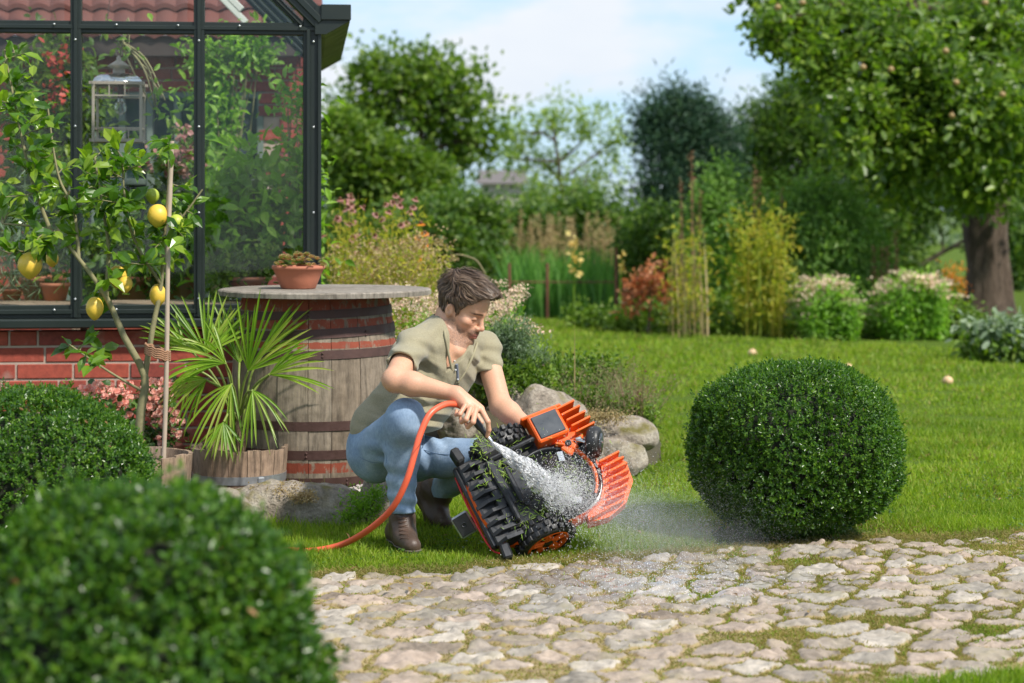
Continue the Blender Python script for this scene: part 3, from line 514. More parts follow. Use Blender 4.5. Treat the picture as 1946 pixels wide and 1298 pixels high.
for (hx, hy, dd, ang, hs, ln, n, dr, tw) in fr_list:
    mb = MB(); h = P(hx, hy, 8.3+dd); s_ = 8.3/F; mid = (base+h)/2+np.array([0, -.02, .05]); tube(mb, bez([base+r.normal(size=3)*.012, mid, h], 10), [.006]*11 if False else .0055, 5, 1)
    for k in range(n):
        a = radians(ang+hs*(2*k/(n-1)-1)+r.normal()*4); d = np.array([cos(a), tw+r.normal()*.16+.35*(((2*k/(n-1)-1))**2), sin(a)])
        leaflet(mb, h, d, np.array([0, -1., .35]), ln*s_*r.uniform(.86, 1.08)*(1-.15*(2*k/(n-1)-1)**2), .021, dr*r.uniform(.6, 1.6)+.10*r.uniform(), 0)
    mb.build('frond', [m_palm, m_petiole], pal)
mb = MB(); tube(mb, bez([pc+[0, 0, pz-.05], pc+[-.005, 0, pz+.06], base+[0, 0, .03]], 8), .022, 10)
for k in range(60): a = r.uniform(0, 2*pi); p0 = pc+np.array([.02*cos(a), .02*sin(a), pz-.03+r.uniform(0, .12)]); tube(mb, [p0, p0+[.012*cos(a), .012*sin(a), .06]], [.003, .001], 4)
mb.build('trunk', m_fibre, pal)
# ---------------------------------------------------------------- lemon tree
m_lemleaf = leafmat('lemon_leaf', [(.05, .13, .010), (.09, .20, .015), (.16, .29, .02), (.28, .38, .035)], .28, .42, .6, nscale=5)
m_bark_g = simple('green_grey_bark', (.22, .20, .10), .8, nz=.35, nscale=25, bmp=.5)
m_lemon = simple('lemon_skin', (.74, .49, .06), .42, nz=.12, nscale=12, bmp=.25, bscale=220); m_lime = simple('unripe_lemon_skin', (.38, .46, .05), .42, nz=.2, nscale=10, bmp=.25, bscale=220)
LD = 8.0; lem = thing('lemon_tree', lc+[0, 0, lz-.03], 'lemon tree with yellow fruit tied to a stake in front of the greenhouse', 'tree')
brs = [[(262, 872, 0), (268, 780, 0), (275, 715, 0), (236, 640, -.02), (202, 565, -.03), (150, 492, -.05), (95, 437, -.04), (5, 425, 0)], [(275, 715, 0), (291, 620, .02), (306, 540, .03), (316, 410, 0), (321, 330, 0), (317, 262, 0)],
       [(202, 565, -.03), (206, 470, -.02), (196, 400, 0), (180, 300, .04)], [(95, 437, -.04), (60, 340, -.05), (35, 230, -.03), (8, 95, 0)], [(150, 492, -.05), (140, 400, 0), (110, 330, .03), (90, 200, .05)],
       [(268, 742, 0), (205, 705, -.03), (132, 655, -.02)], [(312, 450, 0), (352, 405, 0), (385, 360, 0)], [(306, 540, .03), (262, 470, 0), (240, 400, -.03), (232, 300, 0)], [(95, 437, -.04), (40, 480, 0), (-20, 470, .05)]]
mb = MB(); bp = []
for i, b_ in enumerate(brs):
    pts = bez([P(x, y, LD+dd) for x, y, dd in b_], 24); bp.append(pts); r0 = (.021, .013, .010, .009, .008, .006, .006, .007, .006)[i]; tube(mb, pts, np.linspace(r0, .0035, len(pts)), 8)
allb = np.concatenate(bp)
r = np.random.default_rng(11); blobs = [(30, 150, 42, 85, 62), (60, 265, 55, 70, 78), (50, 370, 65, 60, 78), (200, 350, 105, 70, 150), (150, 440, 100, 48, 86), (235, 300, 55, 40, 40), (318, 285, 34, 42, 22), (352, 395, 40, 45, 34), (300, 462, 60, 42, 56), (240, 500, 55, 35, 32), (340, 450, 32, 40, 26), (165, 662, 46, 34, 26), (40, 465, 60, 35, 26), (200, 560, 40, 30, 6)]
lv = MB()
for (cx, cy, rx, ry, n) in blobs:
    k = max(2, n//5)
    for j in range(k):
        a = r.uniform(0, 2*pi); q = math.sqrt(r.uniform()); tgt = P(cx+rx*q*cos(a), cy+ry*q*sin(a), LD+r.uniform(-.22, .22)); st = allb[np.argmin(((allb-tgt)**2).sum(1)+.002*r.uniform(size=len(allb)))]
        if np.linalg.norm(tgt-st) > .3: st = tgt+(st-tgt)*.3/np.linalg.norm(tgt-st)
        md = (st+tgt)/2+r.normal(size=3)*.012; tw = bez([st, md, tgt], 6); tube(mb, tw, np.linspace(.0032, .0014, len(tw)), 4)
        m_ = r.integers(5, 8); tt = np.linspace(.35, 1, m_); pp = np.array([tw[min(len(tw)-1, int(x*(len(tw)-1)))] for x in tt]); ax = nrm(tgt-st); D = nrm(ax*.7+rdir(m_, r)*.9+[0, 0, .12]); leaves(lv, pp, D, nrm(rdir(m_, r)*.6+np.array([.1, -.5, .8])), r.uniform(.05, .098, m_), r.uniform(.48, .6, m_), T_OVAL)
mb.build('trunk', m_bark_g, lem); lv.build('foliage', m_lemleaf, lem)
for (x, y, rr, dd, mm, st) in ((300, 409, 20, -.06, m_lemon, 1.05), (57, 503, 23, -.05, m_lemon, 1.05), (180, 585, 16.5, -.05, m_lemon, 1.28), (223, 525, 18, .03, m_lemon, 1.15), (238, 540, 14, -.02, m_lemon, 1.1), (300, 560, 16, .05, m_lemon, 1.3), (335, 423, 15, -.07, m_lime, 1.05), (290, 372, 13, .03, m_lime, 1.1), (99, 492, 13, .3, m_lemon, 1.1)):
    c = P(x, y, LD+dd); s_ = rr*LD/F; mb = MB(); n = 20; sphere(mb, (0, 0, 0), 1, n); V = np.concatenate(mb.v); z = V[:, 2]; V = V*[s_, s_, s_*st]; V[:, 2] -= np.clip(-z-.86, 0, 1)*s_*1.3; mb.v = [V+c]; mb.build('lemon', mm, lem)
mb = MB(); m_stake = simple('bamboo_stake', (.42, .33, .25), .6, nz=.2, nscale=15); a, b_ = P(311, 872, 7.9), P(326, 268, 7.94)
pts = np.linspace(a, b_, 30); pts[:, 0] += .003*np.sin(np.linspace(0, 7, 30)); tube(mb, pts, .0095+.0012*(np.arange(30) % 6 == 0), 8); so_ = mb.build('plant_stake', m_stake, label='pale wooden stake supporting the lemon tree', category='stake')
m_twine = simple('twine', (.30, .16, .09), .9, nz=.4, nscale=60, bmp=1, bscale=120); mb = MB()
for k in range(5): t = np.linspace(0, 2*pi, 24); c0, c1 = P(283, 655+k*4, 7.97), P(318, 668+k*4, 7.9); cm = (c0+c1)/2; tube(mb, np.stack([cm[0]+.05*np.cos(t), cm[1]+.035*np.sin(t)-.01, cm[2]-.016*np.cos(t)+.004*np.sin(9*t)], -1), .0048, 6)
mb.build('twine', m_twine, label='brown twine tying the lemon tree to its stake', category='twine')
# ---------------------------------------------------------------- pink begonia
m_pink = leafmat('pink_petals', [(.86, .40, .35), (.88, .52, .46), (.90, .62, .56), (.82, .30, .27)], .5, .35, .3, tcol=(1.1, .9, .9)); m_bleaf = leafmat('begonia_leaf', [(.03, .08, .015), (.06, .14, .02), (.10, .18, .03)], .35, .3)
bg_ = thing('pink_begonia', G(290, 925), 'pink flowering begonia between the round bush and the wooden tub', 'flower plant'); r = np.random.default_rng(6)
fm, lm, pm = MB(), MB(), MB()
for (cx, cy, rx, ry, nf, nl) in ((190, 745, 42, 20, 26, 40), (255, 760, 45, 32, 44, 60), (300, 760, 38, 42, 60, 70), (318, 810, 28, 36, 40, 70), (290, 830, 50, 35, 4, 120), (240, 815, 50, 35, 8, 120)):
    for k in range(nf):
        a = r.uniform(0, 2*pi); q = math.sqrt(r.uniform()); c = P(cx+rx*q*cos(a), cy+ry*q*sin(a), 8.5+r.uniform(-.14, .1)); s_ = r.uniform(.014, .023); ax = nrm(np.array([r.normal()*.5, -1, .6+r.normal()*.4])); n = 9
        u = nrm(np.cross(ax, [0, 0, 1.])); v = np.cross(u, ax); th = np.arange(n)*2.4; el = np.linspace(.2, 1.1, n); D = (np.cos(th)*np.cos(el))[:, None]*u+(np.sin(th)*np.cos(el))[:, None]*v+np.sin(el)[:, None]*ax; leaves(fm, np.tile(c, (n, 1)), D, np.tile(ax, (n, 1)), s_, 1.0, T_BOX)
    c = np.array([P(cx+rx*1.1*x, cy+ry*1.2*y+6, 8.5+z) for x, y, z in zip(*(r.normal(size=(3, nl))*[[.5], [.5], [.08]]))]); leaves(lm, c, rdir(nl, r)+[0, -.3, .1], nrm(rdir(nl, r)*.5+[0, -.4, .8]), r.uniform(.03, .05, nl), .7, T_OVAL)
fm.build('flowers', m_pink, bg_); lm.build('foliage', m_bleaf, bg_)
c = G(290, 925); lathe(pm, [(.001, 0), (.10, 0), (.13, .17), (.14, .17), (.14, .195), (.12, .195), (.11, .16), (.001, .16)], c, 28); pm.build('pot', m_terra, bg_)
# ---------------------------------------------------------------- box balls
m_box = [leafmat('box_leaf', [(.027, .082, .009), (.048, .128, .012), (.082, .185, .016), (.15, .26, .027)], .3, .36, .55, nscale=9), simple('box_dark_core_and_twigs', (.018, .022, .010), .9, nz=.4, nscale=30, bmp=1, bscale=60), leafmat('dead_box_leaf', [(.22, .10, .04), (.30, .17, .07)], .6, .3)]
def box_ball(c, rad, leaf, nspr, label, seed, per=10, lump=.045, ex=2.3):
    r = np.random.default_rng(seed); c = np.array(c, float); rad = np.array(rad, float); t_ = thing('box_bush', [c[0], c[1], max(0, c[2]-rad[2])], label, 'bush'); mb = MB()
    d = rdir(nspr, r); d = d[(d[:, 2] > -.92)]; k = len(d); sq = np.abs(d)**ex; f = 1/np.power(sq.sum(1), 1/ex); sh = d*f[:, None]
    sh[:, 2] = np.where(sh[:, 2] < 0, sh[:, 2]*1.0, sh[:, 2]); pos = sh*rad; ln = wave_noise(pos+c*3, 7/rad.mean()*.4, seed)*lump+wave_noise(pos+c*3, 20/rad.mean()*.4, seed+1)*lump*.6; sc_ = 1+ln+r.choice([0, 0, 0, -.06, -.12], k)*r.uniform(.3, 1, k)+np.where(r.uniform(size=k) < .05, r.uniform(0, .09, k), 0)
    nn = nrm(d/rad); ax = nrm(nn*.75+rdir(k, r)*.45+np.array([0, 0, .55])); L = leaf*r.uniform(1.6, 3.2, k)
    p0 = pos*sc_[:, None]-ax*(L*.7)[:, None]; per_ = per
    for j in range(per_):
        tpos = (j//2+1)/(per_//2+.3); sd = nrm(np.cross(ax, rdir(k, r))); sgn = 1 if j % 2 else -1; D = nrm(ax*.55+sd*sgn*.9+rdir(k, r)*.25) if j < per_-1 else ax
        leaves(mb, p0+ax*(L*tpos)[:, None]+c, D, nrm(ax+rdir(k, r)*.4), leaf*r.uniform(.75, 1.15, k), .55, T_BOX, 0)
    q_ = rdir(46, r); q_ = q_*rad*1.0+c; leaves(mb, q_, rdir(46, r), rdir(46, r), leaf*1.1, .55, T_BOX, 2)
    mb.build('foliage', m_box, t_)
    mb = MB(); sphere(mb, c, rad*.76, 32, 1)  # solid dark core added for the shaded inside of the bush
    for j in range(5): a = j*1.3; tube(mb, [np.array([c[0]+.02*cos(a), c[1]+.02*sin(a), -.01]), c+np.array([rad[0]*.3*cos(a), rad[1]*.3*sin(a), -rad[2]*.5])], [.018, .01], 6, 1)
    mb.build('dark_core_and_branches', m_box, t_)
box_ball([BALLX, BALLY+.1, .338], [.415, .42, .335], .0148, 11500, 'round clipped box bush standing on the lawn beside the path', 1)
box_ball([(52-CX)*6.5/F, 6.5, .335], [.425, .42, .355], .0150, 9000, 'sunlit clipped box bush in front of the brick wall', 2, ex=2.05)
box_ball([(262-CX)*3.5/F, 3.5, .405], [.350, .36, .380], .0200, 5200, 'large blurred box bush closest to the camera', 3, ex=2.0, lump=.075)
# ---------------------------------------------------------------- rocks
m_rock, t, b = mat('rock'); co = coords(t); n1_ = noise(t, co, 9, 8, .7); n2_ = noise(t, co, 55, 6, .7); c = ramp(t, n1_, [(.3, (.15, .12, .095)), (.45, (.33, .275, .215)), (.6, (.44, .385, .31)), (.78, (.55, .50, .43))])
c = mixc(t, 1., c, ramp(t, n2_, [(.3, (.5, .5, .48)), (.55, (1, 1, 1)), (.8, (1.3, 1.3, 1.28))]), 'MULTIPLY'); ge = nd(t, 'ShaderNodeNewGeometry'); sp = nd(t, 'ShaderNodeSeparateXYZ', {0: ge.outputs['Normal']})
ms_ = math_(t, 'MULTIPLY', ramp(t, noise(t, co, 7, 4), [(.5, (0,)*3), (.62, (1,)*3)]), ramp(t, sp.outputs[2], [(.3, (0,)*3), (.8, (1,)*3)])); c = mixc(t, ms_, c, mixc(t, n2_, (.10, .085, .02), (.22, .19, .05)))
t.links.new(c, b.inputs['Base Color']); b.inputs['Roughness'].default_value = .9; bump(t, b, mixc(t, .5, n1_, n2_), 1., .03)
def rock(px, py, wx, hy, d, seed, label, deep=1.0, group='rocks edging the raised bed', name='rock'):
    r = np.random.default_rng(seed); c = P(px, py, d); rx = wx/2*d/F; rz = hy/2*d/F; rad = np.array([rx, rx*deep, rz]); n = 72; t = np.linspace(0, pi, 44); a = np.arange(n)*2*pi/n
    D = np.stack([np.outer(np.maximum(np.sin(t), 1e-3), np.cos(a)), np.outer(np.maximum(np.sin(t), 1e-3), np.sin(a)), np.repeat(-np.cos(t)[:, None], n, 1)], -1).reshape(-1, 3)
    K = rdir(16, r); dd = r.uniform(.80, 1.12, 16); q = D@K.T; rr = np.min(np.where(q > .12, dd/np.maximum(q, .12), 9), 1); rr = np.minimum(rr, 1.25)**.8; V = D*rr[:, None]*rad*1.05
    N_ = nrm(D/rad); V = V+N_*((wave_noise(V/rx, 4, seed)*.05+wave_noise(V/rx, 10, seed+1)*.022+wave_noise(V/rx*[1, 1, 2.5], 24, seed+2)*.010)*rx)[:, None]
    i = np.arange(43)[:, None]*n; j = np.arange(n)[None]; j2 = (j+1) % n; mb = MB(); mb.add(V+c, np.stack([i+j, i+j2, i+n+j2, i+n+j], -1).reshape(-1, 4), 0, True)
    mb.build(name, m_rock, loc=c, label=label, category='rock', group=group)
rock(562, 985, 262, 134, 8.02, 4, 'long lichen covered granite rock lying in front of the barrel', .6)
rock(420, 985, 112, 92, 7.85, 5, 'pale rock half hidden behind the nearest bush', .9)
rock(714, 955, 66, 108, 8.02, 6, 'brown mossy rock between the barrel and the crouching man', .9)
rock(968, 785, 84, 92, 9.85, 7, 'dark jagged rock behind the man, topmost of the rock edge', .8); rock(1040, 815, 160, 132, 9.65, 8, 'large smooth rounded rock behind the orange robot mower', .7)
rock(1176, 833, 118, 78, 9.5, 9, 'flat brown rock at the outer end of the raised bed, resting on another', .8); rock(1160, 872, 118, 74, 9.35, 10, 'striped grey rock at the bottom of the raised bed beside the lawn', .8)
rock(872, 805, 100, 84, 9.4, 12, 'brown mossy rock seen between the shirt and the hand of the man', .9); rock(1112, 826, 62, 44, 9.45, 14, 'small pale rock wedged between the smooth rounded rock and the flat brown one', .8)
mb = MB(); r = np.random.default_rng(9); m_grav = simple('gravel', (.42, .38, .34), .85, nz=.35, nscale=12)
for k in range(900):
    x, y = r.uniform(-1.25, -.55), r.uniform(8.1, 9.0); s_ = r.uniform(.006, .017); sphere(mb, (x, y, .045+.02*r.uniform()+.03*sin((x+1.25)*4)), (s_, s_*.8, s_*.6), 6, 0, Euler((r.uniform(0, 3), r.uniform(0, 3), 0)).to_matrix(), False)
xs_ = np.linspace(-2.4, -.5, 24); ys_ = np.linspace(7.95, 9.16, 16); X, Y = np.meshgrid(xs_, ys_); e = np.minimum.reduce([X+2.4, -.5-X, Y-7.95]); Z = .05*np.clip(e/.15, 0, 1)-.01+.01*wave_noise(np.stack([X.ravel(), Y.ravel(), 0*X.ravel()], -1), 9).reshape(X.shape); n = 24; i = np.arange(15)[:, None]*n+np.arange(n-1)[None]
mb.add(np.stack([X, Y, Z], -1).reshape(-1, 3), np.stack([i, i+1, i+n+1, i+n], -1).reshape(-1, 4), 1, True); mb.build('gravel', [m_grav, simple('bed_soil', (.09, .07, .045), .95, nz=.5, nscale=30, bmp=1)], label='pale gravel around the foot of the barrel', category='gravel', kind='stuff')
# ---------------------------------------------------------------- lantern
m_lan = simple('pale_painted_metal', (.40, .33, .27), .5, .2, nz=.2, nscale=14); m_chrome = simple('polished_metal', (.62, .62, .62), .12, 1); m_bulb = None
lnc = P(226, 190, 9.62); la = thing('lantern', P(226, 110, 9.62), 'pale metal lantern with a bulb hanging behind the greenhouse glass', 'lantern'); s_ = 9.62/F
mb = MB(); Wd, z0, z1 = 88*s_, (H-(268-HY)*s_), (H-(160-HY)*s_)
RZ = np.array(Matrix.Rotation(.12, 3, 'Z')); cx_, cy_ = lnc[:2]
def lp(x, y, z): return np.array([cx_, cy_, 0])+RZ@np.array([x, y, 0])+np.array([0, 0, z])
for sx in (-1, 1):
    for sy in (-1, 1): box(mb, lp(sx*Wd/2, sy*Wd/2, (z0+z1)/2), (.014, .014, z1-z0), RZ, 0, .002)
for z, th in ((z0, .016), (z1, .014), (z0+.06, .007), (z1-.062, .007)):
    for sx in (-1, 1): box(mb, lp(sx*Wd/2, 0, z), (.012, Wd+.012 if th < .01 else Wd+.03, th), RZ); box(mb, lp(0, sx*Wd/2, z+.0004), (Wd+.010 if th < .01 else Wd+.04, .011, th), RZ)
for x in (-.33, .33):
    for zz in ((z1-.031), (z0+.03)):
        for sy in (-1, 1): box(mb, lp(x*Wd*.5, sy*Wd/2, zz), (.006, .006, .058), RZ)
mb.build('frame', m_lan, la)
mb = MB(); box(mb, lp(0, 0, z0), (Wd, Wd, .008), RZ); mb.build('base', m_lan, la)
mb = MB(); t = np.linspace(0, 1, 9); q = Wd/2*1.02; rings = [np.array([lp(sx*q*cos(x*1.25), sy*q*cos(x*1.25), z1+.005+.052*sin(x*1.25)) for sx, sy in ((-1, -1), (1, -1), (1, 1), (-1, 1))]) for x in t]
V = np.concatenate(rings); i = np.arange(8)[:, None]*4; j = np.arange(4)[None]; j2 = (j+1) % 4; mb.add(V, np.stack([i+j, i+j2, i+4+j2, i+4+j], -1).reshape(-1, 4), 0, True); mb.build('roof', m_chrome, la)
mb = MB(); zt_ = z1+.052; lathe(mb, [(.03, zt_), (.03, zt_+.02), (.024, zt_+.024), (.058, zt_+.036), (.03, zt_+.055), (.012, zt_+.066), (.012, zt_+.08), (.003, zt_+.09)], (cx_, cy_, 0), 20); t = np.linspace(0, 2*pi, 16); tube(mb, np.stack([cx_+.014*np.cos(t), np.full(16, cy_), zt_+.10+.014*np.sin(t)], -1), .0022, 6); mb.build('finial', m_lan, la)
m_bg, t, b = mat('bulb_glass'); t.nodes.remove(b); gl = nd(t, 'ShaderNodeBsdfGlossy', {'Roughness': .02}); tp = nd(t, 'ShaderNodeBsdfTransparent'); fr = nd(t, 'ShaderNodeLayerWeight', {'Blend': .35}); ms = nd(t, 'ShaderNodeMixShader', {0: fr.outputs[1], 1: tp.outputs[0], 2: gl.outputs[0]}); t.links.new(ms.outputs[0], t.nodes['Material Output'].inputs[0])
bc = P(229, 205, 9.62); mb = MB(); sphere(mb, bc, (.030, .030, .036), 18); lathe(mb, [(.013, .03), (.013, .055)], bc, 14); mb.build('bulb', m_bg, la)
mb = MB(); tube(mb, [bc+[0, 0, .05], bc+[0, 0, .13]], .014, 10); tube(mb, bez([bc+[-.008, 0, .03], bc+[-.012, 0, -.015], bc+[0, 0, .02], bc+[.012, 0, -.015], bc+[.008, 0, .03]], 16), .0015, 5); mb.build('socket', m_iron, la)
mb = MB(); tube(mb, bez([P(229, 112, 9.62), P(226, 85, 9.62), P(205, 50, 9.66), P(212, -30, 9.7)], 16), .0025, 5); mb.build('cord', m_iron, la)
# ---------------------------------------------------------------- vegetation behind
def crown(mb, blobs, d, leaf, per_m2=1.0, r=None, clus=26, T=T_DIA, wid=.62, up=.0, mat=0, shell=.55, droop=0):
    "blobs: px centre, px radii, number of clusters, depth offset; leaves are scattered in small clusters through each ellipsoid"
    for (cx, cy, rx, ry, n, dd) in blobs:
        c = P(cx, cy, d+dd); R = np.array([rx, (rx+ry)/2*.9, ry])*(d+dd)/F; k = int(n*per_m2)
        q = rdir(k, r)*(shell+(1-shell)*r.uniform(size=(k, 1)))**.8*R*(1+.16*wave_noise(rdir(k, r)*3, 1.5, int(cx)))[:, None]
        cl = c+q; axis = nrm(nrm(q/R)+rdir(k, r)*.5+np.array([0, 0, up])); m_ = clus; s_ = leaf*r.uniform(1.2, 2.5, k)
        Pp = (cl[:, None]+np.clip(r.normal(size=(k, m_, 3)), -1.5, 1.5)*s_[:, None, None]*.48+axis[:, None]*(r.uniform(-1, 1, (k, m_, 1))*s_[:, None, None])).reshape(-1, 3)
        D = nrm(np.repeat(axis, m_, 0)*.7+rdir(k*m_, r)+np.array([0, 0, -droop])); N = nrm(rdir(k*m_, r)*.7+np.array([0, -.15, .75]))
        z = Pp[:, 2] > .02; leaves(mb, Pp[z], D[z], N[z], leaf*r.uniform(.6, 1.2, z.sum()), wid, T, mat)
        yield c, R, cl
m_barkd = simple('dark_bark', (.085, .062, .042), .9, nz=.45, nscale=10, bmp=1, bscale=18)
M_ = {}
M_['mid'] = leafmat('green_leaf', [(.052, .112, .012), (.092, .17, .016), (.145, .235, .022), (.22, .31, .04)], .5, .4)
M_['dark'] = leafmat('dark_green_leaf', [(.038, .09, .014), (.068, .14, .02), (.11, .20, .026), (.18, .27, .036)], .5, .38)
M_['yew'] = leafmat('blue_green_needles', [(.022, .06, .040), (.035, .09, .055), (.055, .125, .07), (.085, .16, .075)], .6, .15)
M_['pale'] = leafmat('pale_green_leaf', [(.14, .22, .045), (.21, .30, .06), (.28, .37, .08), (.34, .41, .13)], .5, .5)
M_['fresh'] = leafmat('fresh_green_leaf', [(.12, .25, .025), (.19, .35, .03), (.27, .44, .05), (.14, .27, .03)], .45, .45)
M_['gold'] = leafmat('yellow_green_leaf', [(.20, .26, .03), (.32, .36, .04), (.42, .40, .05), (.45, .34, .06)], .5, .45)
M_['sedum'] = leafmat('sedum_leaf', [(.17, .33, .04), (.24, .42, .055), (.32, .50, .08)], .45, .45)
M_['shrub'] = leafmat('soft_shrub_leaf', [(.11, .21, .05), (.16, .29, .07), (.22, .36, .09), (.27, .40, .12)], .5, .45)
M_['rust'] = leafmat('orange_red_leaf', [(.46, .17, .08), (.54, .24, .11), (.42, .15, .07), (.50, .28, .13)], .5, .4, tcol=(1.3, 1.0, .8))
M_['cream'] = leafmat('pale_pink_flower', [(.74, .56, .44), (.80, .62, .50), (.74, .50, .42), (.70, .64, .42)], .7, .3, tcol=(1, 1, .9))
M_['tan'] = leafmat('dry_seed_head', [(.38, .29, .14), (.48, .38, .19), (.33, .24, .12), (.54, .44, .26)], .8, .3, tcol=(1.1, 1, .8))
M_['brown'] = leafmat('brown_seed_spike', [(.20, .11, .06), (.28, .16, .09), (.16, .09, .05)], .85, .15, tcol=(1.1, 1, .8))
M_['iris'] = leafmat('sword_leaf', [(.055, .16, .03), (.09, .23, .04), (.13, .30, .05), (.16, .33, .07)], .5, .35)
M_['grey'] = leafmat('grey_green_leaf', [(.13, .19, .11), (.19, .26, .16), (.27, .34, .24), (.10, .16, .07)], .6, .3)
M_['heath'] = leafmat('heather_sprig', [(.14, .19, .06), (.20, .24, .09), (.26, .18, .13), (.22, .14, .10), (.12, .20, .06)], .8, .25)
M_['orange'] = leafmat('orange_petal', [(.80, .26, .02), (.85, .36, .03), (.80, .20, .02)], .5, .4, tcol=(1.2, 1, .8))
M_['yellow'] = leafmat('yellow_petal', [(.78, .58, .16), (.82, .66, .28), (.75, .48, .10)], .5, .4, tcol=(1.1, 1, .8))
M_['pinkf'] = leafmat('pink_daisy_petal', [(.52, .22, .24), (.58, .32, .30), (.42, .17, .18)], .6, .4, tcol=(1.1, 1, 1))
M_['cone'] = leafmat('dark_seed_cone', [(.09, .04, .02), (.16, .07, .02), (.12, .05, .03)], .8, 0)
def tree(name, label, cat, d, base_px, blobs, leaf, m, dens=1.0, clus=26, tr=.12, seed=1, group=None, T=T_DIA, wid=.62, shell=.5, up=.1, lean=0, limbs=True, by=None, droop=0, extra=None):
    r = np.random.default_rng(seed); b_ = np.array([(base_px-CX)*d/F, d, 0]); t_ = thing(name, b_, label, cat, group); mb, tb = MB(), MB(); C_ = []
    for c, R, cl in crown(mb, blobs, d, leaf, dens, r, clus, T, wid, up, 0, shell, droop): C_.append((c, R, cl))
    top = max(C_, key=lambda x: x[0][2]+x[1][2])[0]; mid = b_*.5+top*.5+[lean, 0, 0]; tp = bez([b_-[0, 0, .1], b_+(mid-b_)*.5+r.normal(size=3)*.04*tr*5, mid, top], 14); tube(tb, tp, np.linspace(tr, tr*.3, len(tp)), 10)
    if limbs:
        for c, R, cl in C_:
            st = tp[np.argmin(((tp-(c-[0, 0, R[2]*.8]))**2).sum(1))]; q = bez([st, (st+c)/2+r.normal(size=3)*.1*R[0], c], 8); tube(tb, q, np.linspace(tr*.4, tr*.15, len(q)), 6)
            for j in r.choice(len(cl), min(len(cl), 7), replace=False):
                s0 = q[r.integers(len(q)//2, len(q))]; w_ = bez([s0, (s0+cl[j])/2+r.normal(size=3)*.08*R[0], cl[j]], 5); tube(tb, w_, np.linspace(tr*.13, tr*.04, len(w_)), 4)
    mb.build('crown' if tr > .03 else 'foliage', m, t_); tb.build('trunk' if tr > .03 else 'stem', m_barkd, t_); return t_
tree('broadleaf_tree', 'tall round crowned green tree standing against the sky above the coneflowers', 'tree', 33, 800, [(760, 180, 95, 70, 130, 0), (860, 190, 95, 75, 130, 0), (800, 130, 90, 38, 60, 0), (690, 215, 38, 60, 40, 0), (720, 270, 60, 50, 50, 0), (900, 260, 62, 55, 70, .5), (840, 300, 70, 50, 50, .6), (700, 140, 30, 34, 22, 0)], .155, M_['mid'], .62, 20, .13, 2, shell=.25)
tree('tall_shrub', 'broad bright green shrub mass below the round crowned tree', 'shrub', 27, 690, [(660, 300, 62, 60, 120, 0), (740, 330, 70, 62, 130, 0), (680, 390, 70, 60, 120, .5), (800, 360, 60, 60, 110, 0), (760, 420, 90, 50, 130, .4), (640, 260, 30, 40, 40, 0)], .10, M_['mid'], 1.5, 22, .08, 3, shell=.4)
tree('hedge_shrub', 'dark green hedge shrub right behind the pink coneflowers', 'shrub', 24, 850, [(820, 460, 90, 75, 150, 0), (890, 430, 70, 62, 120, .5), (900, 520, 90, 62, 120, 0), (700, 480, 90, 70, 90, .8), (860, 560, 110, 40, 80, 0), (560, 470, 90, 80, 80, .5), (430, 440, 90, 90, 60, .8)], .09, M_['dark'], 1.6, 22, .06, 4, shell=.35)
tree('airy_willow', 'thin airy pale green tree with sky showing through it', 'tree', 36, 1090, [(990, 250, 48, 50, 30, 0), (1050, 230, 60, 40, 34, 0), (1120, 250, 58, 44, 34, 0), (1030, 310, 75, 50, 44, .5), (1120, 330, 65, 52, 40, 0), (1170, 270, 36, 56, 26, 0), (1060, 370, 80, 40, 52, 0), (970, 300, 30, 40, 10, 0)], .15, M_['pale'], .62, 14, .07, 5, shell=.1, wid=.4, droop=.2)
tree('yew_tree', 'dark blue green conifer rising behind the brown flower spikes', 'tree', 30, 1300, [(1290, 270, 75, 78, 130, 0), (1240, 230, 28, 50, 40, 0), (1330, 230, 40, 50, 50, 0), (1300, 360, 95, 70, 160, 0), (1280, 440, 90, 60, 130, 0), (1375, 300, 35, 80, 60, 0), (1290, 195, 20, 30, 16, 0)], .13, M_['yew'], 1.5, 24, .10, 6, shell=.3, wid=.22, up=.8)
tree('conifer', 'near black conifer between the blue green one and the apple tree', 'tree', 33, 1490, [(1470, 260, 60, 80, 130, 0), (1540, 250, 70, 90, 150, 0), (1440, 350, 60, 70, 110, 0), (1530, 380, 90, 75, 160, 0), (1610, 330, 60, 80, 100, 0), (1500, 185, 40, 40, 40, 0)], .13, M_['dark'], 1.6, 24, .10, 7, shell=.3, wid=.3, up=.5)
tree('distant_tree', 'faint thin tree beside the corner post of the greenhouse', 'tree', 48, 640, [(640, 215, 28, 50, 30, 0), (632, 290, 26, 50, 30, 0)], .17, M_['grey'], 1, 14, .06, 8, shell=.1)
tree('border_shrub', 'grey green shrub behind the golden bamboo like stems', 'shrub', 20.9, 1500, [(1360, 420, 52, 70, 90, 0), (1480, 440, 70, 60, 100, .3), (1560, 430, 85, 85, 190, 0), (1620, 480, 60, 80, 100, .3), (1540, 380, 40, 30, 30, 0), (1590, 560, 90, 50, 80, 0), (1400, 520, 80, 70, 90, .5), (1370, 345, 26, 30, 16, 0)], .085, M_['shrub'], 1.5, 22, .03, 9, shell=.3, wid=.42, up=.3)
tree('border_shrub', 'dark loose shrub behind the small orange red maple', 'shrub', 23.5, 1230, [(1230, 470, 50, 60, 90, 0), (1290, 520, 70, 80, 110, 0), (1200, 560, 60, 50, 80, 0), (1250, 430, 40, 40, 30, 0)], .09, M_['dark'], 1.3, 20, .03, 10, shell=.3, wid=.42, up=.3)
